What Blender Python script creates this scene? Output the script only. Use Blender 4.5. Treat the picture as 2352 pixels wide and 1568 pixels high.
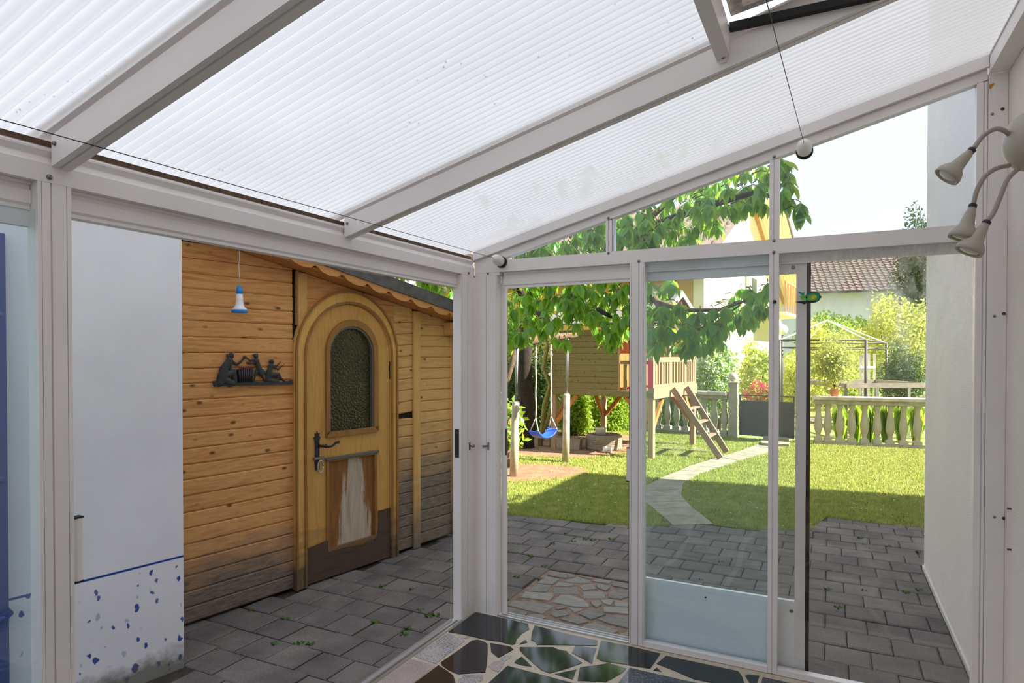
import bpy, bmesh, math, random
import numpy as np
from mathutils import Vector, Matrix

random.seed(7)
rng = np.random.default_rng(11)
for o in list(bpy.data.objects):
    bpy.data.objects.remove(o, do_unlink=True)
SC = bpy.context.scene
COL = SC.collection

# ------------------------------------------------------------------ camera, sky, sun, exposure
FPX, YAW, PIT, CX, HY = 1451.0, math.radians(26.7), math.radians(-0.7), 1176.0, 815.0
CP = np.array([1.913, -3.30, 1.55])
F0 = np.array([-math.sin(YAW), math.cos(YAW), 0.0]); RR = np.array([math.cos(YAW), math.sin(YAW), 0.0]); ZZ = np.array([0, 0, 1.0])
FF = F0 * math.cos(PIT) + ZZ * math.sin(PIT); UU = ZZ * math.cos(PIT) - F0 * math.sin(PIT)
CYP = HY - FPX * math.tan(PIT)
cam_d = bpy.data.cameras.new('camera'); cam = bpy.data.objects.new('camera', cam_d); COL.objects.link(cam)
cam.location = CP
cam.rotation_euler = Matrix((RR, UU, -FF)).transposed().to_euler()
cam_d.sensor_width = 36.0; cam_d.lens = 36.0 * FPX / 2352.0
cam_d.shift_y = (CYP - 784.0) / 2352.0
cam_d.clip_start = 0.05; cam_d.clip_end = 500
SC.camera = cam

world = bpy.data.worlds.new('sky'); SC.world = world; world.use_nodes = True
wn = world.node_tree; wn.nodes.clear()
w_out = wn.nodes.new('ShaderNodeOutputWorld'); w_bg = wn.nodes.new('ShaderNodeBackground')
w_tc = wn.nodes.new('ShaderNodeTexCoord'); w_sep = wn.nodes.new('ShaderNodeSeparateXYZ'); w_rmp = wn.nodes.new('ShaderNodeValToRGB')
wn.links.new(w_tc.outputs['Generated'], w_sep.inputs[0]); wn.links.new(w_sep.outputs['Z'], w_rmp.inputs[0])
e = w_rmp.color_ramp.elements
e[0].position = 0.0; e[0].color = (0.76, 0.84, 0.96, 1)
e[1].position = 0.75; e[1].color = (0.70, 0.78, 0.94, 1)
k = w_rmp.color_ramp.elements.new(0.22); k.color = (0.72, 0.81, 0.96, 1)
wn.links.new(w_rmp.outputs[0], w_bg.inputs[0]); w_bg.inputs[1].default_value = 1.0
wn.links.new(w_bg.outputs[0], w_out.inputs[0])

sun_d = bpy.data.lights.new('sun', 'SUN'); sun = bpy.data.objects.new('sun', sun_d); COL.objects.link(sun)
sun_d.energy = 11.5; sun_d.angle = math.radians(0.6); sun_d.color = (1.0, 0.93, 0.80)
SUN_TO = Vector((-1.0, -0.10, -0.84)).normalized()
sun.rotation_euler = SUN_TO.to_track_quat('-Z', 'Y').to_euler(); sun.location = (20, 2, 17)
SC.view_settings.view_transform = 'Standard'; SC.view_settings.look = 'None'
SC.view_settings.gamma = 1.0; SC.view_settings.use_curve_mapping = False
SC.view_settings.exposure = 0.78
SC.cycles.max_bounces = 10; SC.cycles.transparent_max_bounces = 24; SC.cycles.transmission_bounces = 10; SC.cycles.diffuse_bounces = 5

# ------------------------------------------------------------------ photo pixel -> point on a known plane
def ray(x, y): return FF + RR * (x - CX) / FPX - UU * (y - CYP) / FPX
def onplane(x, y, ax, v):
    d = ray(x, y); return CP + d * ((v - CP[ax]) / d[ax])
def GX(x, y, v=0.0): return onplane(x, y, 0, v)
def GY(x, y, v=0.0): return onplane(x, y, 1, v)
ZG = -0.10
def GG(x, y, v=ZG): return onplane(x, y, 2, v)
def atdepth(x, y, d):
    return CP + ray(x, y) * d
def pxof(p):
    d = np.asarray(p, float) - CP; z = d @ FF
    return CX + FPX * (d @ RR) / z, CYP - FPX * (d @ UU) / z
class Plane:
    """vertical plane through p0, along (sin a, cos a); u along, v up, w out of it"""
    def __init__(s, p0, ang):
        a = math.radians(ang); s.p0 = np.array([p0[0], p0[1], 0.0]); s.ang = ang
        s.d = np.array([math.sin(a), math.cos(a), 0]); s.n = np.array([math.cos(a), -math.sin(a), 0])
    def uv(s, x, y, off=0.0):
        r = ray(x, y); t = ((s.p0 + s.n * off - CP) @ s.n) / (r @ s.n); q = CP + r * t
        return float((q - s.p0) @ s.d), float(q[2])
    def w(s, u, v, off=0.0): return s.p0 + s.d * u + ZZ * v + s.n * off
    def matrix(s):
        # local x = u, local y = -w (so right handed), local z = up
        m = Matrix.Identity(4)
        for i in range(3):
            m[i][0] = s.d[i]; m[i][1] = -s.n[i]; m[i][2] = ZZ[i]; m[i][3] = s.p0[i]
        return m

# ------------------------------------------------------------------ mesh helpers
class MB:
    def __init__(s): s.v = []; s.f = []; s.sm = []
    def add(s, vs, fs, smooth=False):
        b = len(s.v); s.v += [tuple(float(c) for c in p) for p in vs]
        s.f += [tuple(i + b for i in f) for f in fs]; s.sm += [smooth] * len(fs); return s
    def box(s, x0, x1, y0, y1, z0, z1):
        return s.hexa([(x0,y0,z0),(x1,y0,z0),(x1,y1,z0),(x0,y1,z0),(x0,y0,z1),(x1,y0,z1),(x1,y1,z1),(x0,y1,z1)])
    def hexa(s, p):
        return s.add(p, [(0,3,2,1),(4,5,6,7),(0,1,5,4),(1,2,6,5),(2,3,7,6),(3,0,4,7)])
    def cbox(s, x0, x1, y0, y1, z0, z1, c=0.004):
        """box with its edges chamfered on the four sides and both ends"""
        def ring(z, i): return [(x0+i,y0+i,z),(x1-i,y0+i,z),(x1-i,y1-i,z),(x0+i,y1-i,z)]
        vs = ring(z0, c) + ring(z0+c, 0) + ring(z1-c, 0) + ring(z1, c)
        fs = [(3,2,1,0),(12,13,14,15)]
        for k in range(3):
            for i in range(4):
                j = (i+1) % 4; fs.append((4*k+i,4*k+j,4*k+4+j,4*k+4+i))
        return s.add(vs, fs)
    def prism(s, poly, fn0, fn1, smooth=False):
        """poly: 2D points; fn0, fn1 map (a,b) to the two ends"""
        n = len(poly); vs = [fn0(a,b) for a,b in poly] + [fn1(a,b) for a,b in poly]
        fs = [tuple(range(n))[::-1], tuple(range(n, 2*n))]
        fs += [(i,(i+1)%n,n+(i+1)%n,n+i) for i in range(n)]
        return s.add(vs, fs, smooth)
    def bar(s, a, b, w, h, up=(0,0,1)):
        a = Vector(a); b = Vector(b); d = (b-a).normalized(); up = Vector(up)
        sd = d.cross(up)
        if sd.length < 1e-4: sd = d.cross(Vector((1,0,0)))
        sd.normalize(); u2 = sd.cross(d)
        p = []
        for q in (a,b):
            for i,j in ((-1,-1),(1,-1),(1,1),(-1,1)): p.append(q + sd*(i*w/2) + u2*(j*h/2))
        return s.hexa(p)
    def tube(s, pts, r, n=8, caps=True):
        pts = [Vector(p) for p in pts]; m = len(pts)
        rs = r if isinstance(r, (list, tuple)) else [r]*m
        vs = []; prev = None
        for i,p in enumerate(pts):
            t = (pts[min(i+1,m-1)] - pts[max(i-1,0)]).normalized()
            if prev is None:
                a = t.orthogonal().normalized()
            else:
                a = (prev - t*prev.dot(t))
                a = a.normalized() if a.length > 1e-5 else t.orthogonal().normalized()
            prev = a; b = t.cross(a)
            for k in range(n):
                an = 2*math.pi*k/n; vs.append(p + (a*math.cos(an)+b*math.sin(an))*rs[i])
        fs = []
        for i in range(m-1):
            for k in range(n):
                k2 = (k+1) % n; fs.append((i*n+k,i*n+k2,(i+1)*n+k2,(i+1)*n+k))
        if caps: fs += [tuple(range(n))[::-1], tuple(range((m-1)*n, m*n))]
        return s.add(vs, fs, True)
    def lathe(s, prof, c=(0,0,0), axis=(0,0,1), n=20, smooth=True):
        """prof: (radius, height) pairs along axis from c"""
        ax = Vector(axis).normalized(); a = ax.orthogonal().normalized(); b = ax.cross(a); c = Vector(c)
        vs = []; m = len(prof)
        for r,h in prof:
            for k in range(n):
                an = 2*math.pi*k/n; vs.append(c + ax*h + (a*math.cos(an)+b*math.sin(an))*max(r,1e-5))
        fs = []
        for i in range(m-1):
            for k in range(n):
                k2 = (k+1) % n; fs.append((i*n+k,i*n+k2,(i+1)*n+k2,(i+1)*n+k))
        fs += [tuple(range(n))[::-1], tuple(range((m-1)*n, m*n))]
        return s.add(vs, fs, smooth)
    def ball(s, c, r, n=12, sc=(1,1,1)):
        vs = []; fs = []; m = n//2+1
        for i in range(m):
            th = math.pi*i/(m-1)
            for k in range(n):
                ph = 2*math.pi*k/n
                vs.append((c[0]+r*sc[0]*math.sin(th)*math.cos(ph)*(1 if 0<i<m-1 else 1e-3), c[1]+r*sc[1]*math.sin(th)*math.sin(ph)*(1 if 0<i<m-1 else 1e-3), c[2]+r*sc[2]*math.cos(th)))
        for i in range(m-1):
            for k in range(n):
                k2 = (k+1) % n; fs.append((i*n+k,(i+1)*n+k,(i+1)*n+k2,i*n+k2))
        return s.add(vs, fs, True)
    def mesh(s, name, mat):
        me = bpy.data.meshes.new(name); me.from_pydata(s.v, [], s.f); me.update()
        bm = bmesh.new(); bm.from_mesh(me); bmesh.ops.recalc_face_normals(bm, faces=bm.faces); bm.to_mesh(me); bm.free()
        me.polygons.foreach_set('use_smooth', s.sm)
        if mat: me.materials.append(mat)
        return me
    def build(s, name, mat, parent=None, kind=None):
        o = bpy.data.objects.new(name, s.mesh(name, mat)); COL.objects.link(o)
        if parent is not None: o.parent = parent
        if kind: o['kind'] = kind
        return o

def mobj(name, me, parent=None, loc=(0,0,0), rot=(0,0,0), scale=None):
    o = bpy.data.objects.new(name, me); COL.objects.link(o); o.parent = parent
    o.location = loc; o.rotation_euler = rot
    if scale is not None: o.scale = scale
    return o
def tag(o, label=None, cat=None, group=None, kind=None):
    if label: o['label'] = label
    if cat: o['category'] = cat
    if group: o['group'] = group
    if kind: o['kind'] = kind
    return o
def empty(name, loc=(0,0,0), rz=0.0, matrix=None):
    o = bpy.data.objects.new(name, None); COL.objects.link(o); o.empty_display_size = 0.1
    if matrix is not None: o.matrix_world = matrix
    else:
        o.location = loc; o.rotation_euler = (0,0,rz)
    return o
def rawmesh(name, V, F, mat, parent=None, kind=None, smooth=False):
    """numpy arrays: V (n,3), F (m,k)"""
    me = bpy.data.meshes.new(name); n = len(V); m, kk = F.shape
    me.vertices.add(n); me.vertices.foreach_set('co', np.asarray(V, np.float32).ravel())
    me.loops.add(m*kk); me.loops.foreach_set('vertex_index', F.astype(np.int32).ravel())
    me.polygons.add(m); me.polygons.foreach_set('loop_start', np.arange(0, m*kk, kk, dtype=np.int32))
    me.polygons.foreach_set('use_smooth', np.full(m, smooth))
    me.materials.append(mat); me.update(calc_edges=True)
    o = bpy.data.objects.new(name, me); COL.objects.link(o); o.parent = parent
    if kind: o['kind'] = kind
    return o

# ------------------------------------------------------------------ materials
def lin(c):
    if isinstance(c, str): c = [int(c[i:i+2],16) for i in (0,2,4)]
    return tuple(((v/255)/12.92 if v/255 <= 0.04045 else ((v/255+0.055)/1.055)**2.4) for v in c) + (1.0,)
class Mat:
    def __init__(s, name):
        s.m = bpy.data.materials.new(name); s.m.use_nodes = True; s.t = s.m.node_tree; s.t.nodes.clear()
        s.out = s.n('ShaderNodeOutputMaterial')
    def n(s, typ, **kw):
        nd = s.t.nodes.new(typ)
        for k,v in kw.items():
            if k.startswith('i_'):
                key = k[2:].replace('_',' ')
                nd.inputs[key].default_value = v
            else: setattr(nd, k, v)
        return nd
    def l(s, a, b): s.t.links.new(a, b)
    def bsdf(s, color=None, rough=0.6, metal=0.0, spec=0.5):
        b = s.n('ShaderNodeBsdfPrincipled'); b.inputs['Roughness'].default_value = rough; b.inputs['Metallic'].default_value = metal
        b.inputs['Specular IOR Level'].default_value = spec
        if color is not None:
            if hasattr(color, 'node'): s.l(color, b.inputs['Base Color'])
            else: b.inputs['Base Color'].default_value = color
        return b
    def pos(s, kind='Object', scale=(1,1,1), rnd=False):
        if kind == 'World': src = s.n('ShaderNodeNewGeometry').outputs['Position']
        else: src = s.n('ShaderNodeTexCoord').outputs[kind]
        if rnd:
            oi = s.n('ShaderNodeObjectInfo'); mul = s.n('ShaderNodeVectorMath', operation='SCALE'); mul.inputs[0].default_value = (37.0, 51.0, 23.0)
            s.l(oi.outputs['Random'], mul.inputs['Scale']); ad = s.n('ShaderNodeVectorMath', operation='ADD'); s.l(src, ad.inputs[0]); s.l(mul.outputs[0], ad.inputs[1]); src = ad.outputs[0]
        mp = s.n('ShaderNodeMapping'); mp.inputs['Scale'].default_value = scale; s.l(src, mp.inputs[0]); return mp.outputs[0]
    def noise(s, vec, scale=5, detail=4, rough=0.55, dist=0.0):
        nd = s.n('ShaderNodeTexNoise'); nd.inputs['Scale'].default_value = scale; nd.inputs['Detail'].default_value = detail
        nd.inputs['Roughness'].default_value = rough; nd.inputs['Distortion'].default_value = dist; s.l(vec, nd.inputs['Vector']); return nd.outputs[0]
    def vor(s, vec, scale=5, out='Distance', rand=1.0):
        nd = s.n('ShaderNodeTexVoronoi'); nd.inputs['Scale'].default_value = scale; nd.inputs['Randomness'].default_value = rand; s.l(vec, nd.inputs['Vector']); return nd.outputs[out]
    def ramp(s, fac, stops, interp='LINEAR'):
        r = s.n('ShaderNodeValToRGB'); r.color_ramp.interpolation = interp; el = r.color_ramp.elements
        while len(el) < len(stops): el.new(0.5)
        for i,(p,c) in enumerate(stops):
            el[i].position = p; el[i].color = c if isinstance(c, tuple) else (c,c,c,1)
        s.l(fac, r.inputs[0]); return r.outputs[0]
    def mix(s, fac, a, b, blend='MIX'):
        m = s.n('ShaderNodeMix', data_type='RGBA', blend_type=blend)
        for val, sock in ((fac, m.inputs[0]), (a, m.inputs[6]), (b, m.inputs[7])):
            if hasattr(val, 'node'): s.l(val, sock)
            else: sock.default_value = val
        return m.outputs[2]
    def math(s, op, a, b=0.0, clamp=False):
        m = s.n('ShaderNodeMath', operation=op, use_clamp=clamp)
        for val, sock in ((a, m.inputs[0]), (b, m.inputs[1])):
            if hasattr(val, 'node'): s.l(val, sock)
            else: sock.default_value = val
        return m.outputs[0]
    def maprange(s, v, a, b, c=0.0, d=1.0):
        m = s.n('ShaderNodeMapRange'); s.l(v, m.inputs[0])
        for i,x in enumerate((a,b,c,d)): m.inputs[i+1].default_value = x
        return m.outputs[0]
    def bump(s, b, h, strength=0.3, dist=0.01):
        bp = s.n('ShaderNodeBump'); bp.inputs['Strength'].default_value = strength; bp.inputs['Distance'].default_value = dist
        s.l(h, bp.inputs['Height']); s.l(bp.outputs[0], b.inputs['Normal'])
    def fin(s, shader): s.l(shader.outputs[0] if hasattr(shader,'outputs') else shader, s.out.inputs[0]); return s.m
    def mixs(s, fac, a, b):
        m = s.n('ShaderNodeMixShader')
        if hasattr(fac,'node'): s.l(fac, m.inputs[0])
        else: m.inputs[0].default_value = fac
        s.l(a.outputs[0], m.inputs[1]); s.l(b.outputs[0], m.inputs[2]); return m

M = {}
def simple(name, c, rough=0.6, metal=0.0, var=0.0, vscale=8.0, coords='Object', bump=0.0, spec=0.5, rnd=False):
    m = Mat(name); c = lin(c)
    if var or bump:
        nz = m.noise(m.pos(coords, rnd=rnd), vscale, 5)
        dark = tuple(x*(1-var) for x in c[:3])+(1,); light = tuple(min(1,x*(1+var)) for x in c[:3])+(1,)
        b = m.bsdf(m.ramp(nz, [(0.3,dark),(0.7,light)]), rough, metal, spec)
        if bump: m.bump(b, nz, bump, 0.01)
    else: b = m.bsdf(c, rough, metal, spec)
    M[name] = m.fin(b); return M[name]
simple('white_frame', 'F2ECEA', 0.42, var=0.04, vscale=3.0)
simple('gasket', '1B1918', 0.7)
simple('brush', '3A2B27', 0.95, var=0.4, vscale=300)
simple('steel', '8C8882', 0.35, 0.9)
simple('dark_metal', '3B3834', 0.5, 0.6, var=0.2, vscale=30)
simple('iron', '2E2C2B', 0.55, 0.3, var=0.25, vscale=40)
simple('alu', 'C4C4C6', 0.3, 0.8)
simple('filler', '5B4634', 0.9, var=0.5, vscale=60)
simple('vent_metal', 'B9AFA2', 0.7, 0.0, var=0.45, vscale=25)
simple('panel_white', 'F4F7F7', 0.4, var=0.03, vscale=2)
simple('grout', 'C6B9A5', 0.85, var=0.12, vscale=30, bump=0.1)
simple('mortar', '86705F', 0.95, var=0.35, vscale=18, bump=0.3)
simple('soil', '85624A', 0.95, var=0.3, vscale=6, bump=0.5)
simple('joint_soil', '3E3428', 0.95, var=0.4, vscale=14, bump=0.3)
simple('stone_path', '8F8572', 0.9, var=0.25, vscale=7, bump=0.25, coords='World')
simple('concrete', 'A39C88', 0.9, var=0.22, vscale=9, bump=0.2, coords='World')
simple('coping', 'BDB3A2', 0.9, var=0.3, vscale=7, bump=0.2, coords='World')
simple('baluster_stone', 'ACA58E', 0.9, var=0.1, vscale=6, coords='World')
simple('roof_grey', '5A5653', 0.85, var=0.3, vscale=14, bump=0.3)
simple('plaque_iron', '3A3C3F', 0.5, 0.35, var=0.25, vscale=50)
simple('plaque_red', '6B2A33', 0.55, 0.1, var=0.2, vscale=60)
simple('plastic_blue', '1E86D8', 0.35); simple('plastic_white', 'F1EDF3', 0.4); simple('cord', 'C9BFB0', 0.8)
simple('lamp_body', 'B4AC9F', 0.45); simple('lamp_neck', 'A79C93', 0.4, 0.2); simple('lamp_collar', '3A2A38', 0.5)
simple('bulb', 'D6D2CB', 0.12, 0.0)
simple('seat_blue', '2450D2', 0.4); simple('rope', 'CDBBA5', 0.85, var=0.2, vscale=80)
simple('swing_wood', 'B6A794', 0.85, var=0.25, vscale=9, bump=0.2); simple('pipe', '8E8F90', 0.45, 0.6)
simple('bark', '5D4936', 0.95, var=0.4, vscale=18, bump=0.6); simple('bark_dark', '2C241C', 0.95, var=0.4, vscale=14, bump=0.6)
simple('twig', '6F5A42', 0.9, var=0.3, vscale=30); simple('stem_olive', '8C8240', 0.85, var=0.25, vscale=20)
simple('tyre', '8B7E6B', 0.9, var=0.2, vscale=20); simple('bowl', 'DCD8CC', 0.5); simple('trough', '9C8C78', 0.8, var=0.2, vscale=12)
simple('red_paint', 'D8242A', 0.5); simple('gate_grey', '4A4D4C', 0.55, var=0.15, vscale=4); simple('gate_frame', '565350', 0.5, 0.3)
simple('terracotta', 'C9885F', 0.8, var=0.1, vscale=10)
simple('yellow_wall_shaded', 'C89A45', 0.9, var=0.06, vscale=1.5); simple('yellow_wall_sunlit', 'F3E3AE', 0.9, var=0.04, vscale=1.5)  # yellow house render: shaded sides and sunlit gable put into two tones
simple('cream_board', 'F4EAC4', 0.7); simple('ochre_board', 'C98B35', 0.7); simple('shutter', '8D957E', 0.7)
simple('tile', '84705F', 0.85, var=0.2, vscale=9, rnd=True); simple('tile_far', '6F625A', 0.85, var=0.25, vscale=2)
simple('house_white', 'D6DAE0', 0.9, var=0.03, vscale=1); simple('window_dark', '39413F', 0.15)
simple('felt', '6B6863', 0.95, var=0.2, vscale=20); simple('white_board', 'D9D2C6', 0.7)
simple('cage_wood', '8D8478', 0.9, var=0.2, vscale=8); simple('metal_dark', '55504B', 0.5, 0.4); simple('white_post', 'DDD8CF', 0.7)
simple('globe', 'F3EFE6', 0.3); simple('moss', '5D7A2C', 0.9, var=0.4, vscale=40)
simple('bird_line', '101517', 0.4); simple('bird_teal', '0F8C74', 0.25); simple('bird_green', '5FB53A', 0.25); simple('bird_yellow', 'D9C21E', 0.25)
simple('weed', '4F7D24', 0.8, var=0.3, vscale=30); simple('grey_wall_base', '7C7A72', 0.9)
simple('lead_strip', '6B6862', 0.6, 0.3)

def wood(name, c1, c2, cdark, along=0, knots=True, rough=0.75, weather=None, coords='Object'):
    m = Mat(name); sc = [9, 9, 9]; sc[along] = 0.9
    v = m.pos(coords, tuple(sc), rnd=True)
    g = m.noise(v, 3.0, 6, 0.6, 0.6); g2 = m.noise(v, 14.0, 3, 0.6)
    col = m.ramp(g, [(0.28,lin(c2)),(0.5,lin(c1)),(0.75,lin(c2))])
    col = m.mix(m.math('MULTIPLY', g2, 0.28), col, lin(cdark))
    if knots:
        ks = [11, 11, 11]; ks[along] = 6.0
        kv = m.vor(m.pos(coords, tuple(ks), rnd=True), 1.0)
        col = m.mix(m.math('MULTIPLY', m.ramp(kv, [(0.07,1.0),(0.16,0.0)]), 0.85), col, lin('54300F'))
    if weather:
        z0, z1, wc = weather
        sep = m.n('ShaderNodeSeparateXYZ'); m.l(m.pos('World'), sep.inputs[0])
        nz = m.noise(m.pos('World', (1.5,1.5,6)), 2.5, 4)
        zz = m.math('ADD', sep.outputs['Z'], m.math('MULTIPLY', m.math('SUBTRACT', nz, 0.5), 0.55))
        wcol = m.ramp(g2, [(0.3,lin(wc[0])),(0.7,lin(wc[1]))])
        col = m.mix(m.maprange(zz, z0, z1, 0.95, 0.0), col, wcol)
    b = m.bsdf(col, rough, 0, 0.3); m.bump(b, g2, 0.25, 0.006)
    M[name] = m.fin(b)
GREY = ('5A5049','8A7F73')
wood('shed_plank', 'ECB272', 'C8864A', '8E5226', 0, weather=(0.10,0.42,GREY))
wood('shed_plank_light', 'E8BA78', 'CC9A5A', '8E663A', 0, weather=(0.45,0.95,GREY))
wood('shed_post', 'E4B46E', 'CC9C58', '8E663A', 2, False, weather=(-0.05,0.5,GREY))
wood('door_wood', 'DCA85C', 'C08E48', '86602C', 2, False, 0.5, weather=(0.02,0.30,('4F4239','6B5A4A')))
wood('door_frame_wood', 'EEBA66', 'D09C50', '8E6430', 2, False, 0.5, weather=(0.0,0.35,('574A3C','75654F')))
wood('verge_wood', 'D89A5C', 'B87A44', '7A4A26', 0, False)
wood('olive_plank', '8C7A48', '7A683C', '54482A', 0, True)
wood('orange_plank', 'C9713E', 'B55F30', '8A4322', 2, False)
wood('play_wood', 'B79470', 'A08060', '705640', 2, False)
wood('play_orange', 'C38442', 'A96A30', '704218', 2, False)
wood('ladder_wood', '9C8470', '86705E', '5E4C40', 2, False)

def make_panel_wear():
    m = Mat('door_panel_worn'); v = m.pos('Object', (9,9,0.9)); g = m.noise(v, 3, 6, 0.6, 0.5)
    col = m.ramp(g, [(0.3,lin('7A4C1E')),(0.7,lin('98652C'))])
    sep = m.n('ShaderNodeSeparateXYZ'); m.l(m.pos('Object'), sep.inputs[0])
    nz = m.noise(m.pos('Object', (14,14,1.6)), 2.2, 5)
    # bare, bleached wood: a streak that widens towards the foot
    half = m.maprange(sep.outputs['Z'], 0.08, 0.76, 0.17, 0.06)
    dx = m.math('ABSOLUTE', m.math('SUBTRACT', sep.outputs['X'], 1.29))
    d = m.math('SUBTRACT', m.math('ADD', dx, m.math('MULTIPLY', m.math('SUBTRACT', nz, 0.5), 0.22)), half)
    bare = m.ramp(g, [(0.25,lin('8F8172')),(0.6,lin('C2B09A'))])
    col = m.mix(m.maprange(d, -0.012, 0.012, 1.0, 0.0), col, bare)
    b = m.bsdf(col, 0.7); m.bump(b, g, 0.3, 0.005); M['door_panel_worn'] = m.fin(b)
make_panel_wear()

def make_glass(name, tint, haze=False, rough=0.0):
    m = Mat(name); tr = m.n('ShaderNodeBsdfTransparent'); tr.inputs[0].default_value = tint
    gl = m.n('ShaderNodeBsdfGlossy'); gl.inputs['Roughness'].default_value = rough
    fr = m.n('ShaderNodeFresnel'); fr.inputs['IOR'].default_value = 1.5
    geo = m.n('ShaderNodeNewGeometry')
    sh = m.mixs(m.math('MULTIPLY', m.math('MULTIPLY', fr.outputs[0], 1.6), m.math('SUBTRACT', 1.0, geo.outputs['Backfacing']), True), tr, gl)
    if haze:
        sep = m.n('ShaderNodeSeparateXYZ'); m.l(m.pos('World'), sep.inputs[0])
        nz = m.noise(m.pos('World', (7,1,2.2)), 1.6, 4, 0.55, 0.8)
        zfac = m.maprange(sep.outputs['Z'], 1.35, 1.85, 0.0, 1.0)
        xf = m.maprange(sep.outputs['X'], 1.84, 2.02, 0.15, 1.0)
        msk = m.math('MULTIPLY', m.math('MULTIPLY', m.ramp(nz, [(0.42,0.0),(0.7,1.0)]), zfac), m.math('MULTIPLY', xf, 0.5))
        hz = m.n('ShaderNodeBsdfTranslucent'); hz.inputs[0].default_value = (0.9,0.92,0.92,1)
        sh = m.mixs(msk, sh, hz)
    else:
        hz = m.n('ShaderNodeBsdfTranslucent'); hz.inputs[0].default_value = (0.9,0.92,0.92,1)
        sh = m.mixs(0.015, sh, hz)
    M[name] = m.fin(sh)
make_glass('glass', (0.94,0.985,1.0,1)); make_glass('glass_leaf', (0.96,0.985,0.985,1)); make_glass('glass_clear', (0.915,0.945,0.985,1)); make_glass('glass_hazy', (0.965,0.97,0.965,1), True)

def make_poly():
    m = Mat('polycarbonate')
    tl = m.n('ShaderNodeBsdfTranslucent'); nz = m.noise(m.pos('Object', (1,1,1)), 2.0, 5)
    sp = m.vor(m.pos('Object', (1.0,1.6,1.0)), 26.0, 'Distance'); sel = m.noise(m.pos('Object'), 6.0, 2)
    spot = m.math('MULTIPLY', m.ramp(sp, [(0.05,1.0),(0.14,0.0)]), m.ramp(sel, [(0.55,0.0),(0.64,1.0)]))
    col = m.ramp(nz, [(0.3,(0.84,0.78,0.715,1)),(0.7,(0.92,0.855,0.785,1))])
    col = m.mix(m.math('MULTIPLY', spot, 0.6), col, lin('6E6456')); m.l(col, tl.inputs[0])
    tr = m.n('ShaderNodeBsdfTransparent'); tr.inputs[0].default_value = (0.97,0.97,0.97,1)
    df = m.n('ShaderNodeBsdfDiffuse'); m.l(col, df.inputs[0])
    gl = m.n('ShaderNodeBsdfGlossy'); gl.inputs['Roughness'].default_value = 0.18
    a = m.mixs(0.13, tl, tr); a = m.mixs(0.06, a, df)
    fr = m.n('ShaderNodeFresnel'); geo = m.n('ShaderNodeNewGeometry'); m.l(m.maprange(geo.outputs['Backfacing'], 0.0, 1.0, 1.4, 1/1.4), fr.inputs['IOR'])
    M['polycarbonate'] = m.fin(m.mixs(m.math('MULTIPLY', fr.outputs[0], 0.6), a, gl))
make_poly()

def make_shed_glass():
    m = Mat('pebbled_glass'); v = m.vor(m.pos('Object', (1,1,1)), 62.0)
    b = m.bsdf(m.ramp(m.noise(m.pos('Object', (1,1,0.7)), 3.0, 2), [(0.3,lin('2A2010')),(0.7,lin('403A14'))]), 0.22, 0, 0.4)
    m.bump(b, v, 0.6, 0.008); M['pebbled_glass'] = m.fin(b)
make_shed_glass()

def make_stucco(name, c, rel=0.5, sc=170):
    m = Mat(name); nz = m.noise(m.pos('World'), sc, 3, 0.6); lo = m.noise(m.pos('World'), 1.2, 3)
    c = lin(c); d = tuple(x*0.9 for x in c[:3])+(1,)
    b = m.bsdf(m.ramp(lo, [(0.3,d),(0.7,c)]), 0.92, 0, 0.2); m.bump(b, nz, rel, 0.012); M[name] = m.fin(b)
make_stucco('stucco', 'F4E8E0')
make_stucco('stucco_plain', 'EAE7E1', 0.2, 60)

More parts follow.
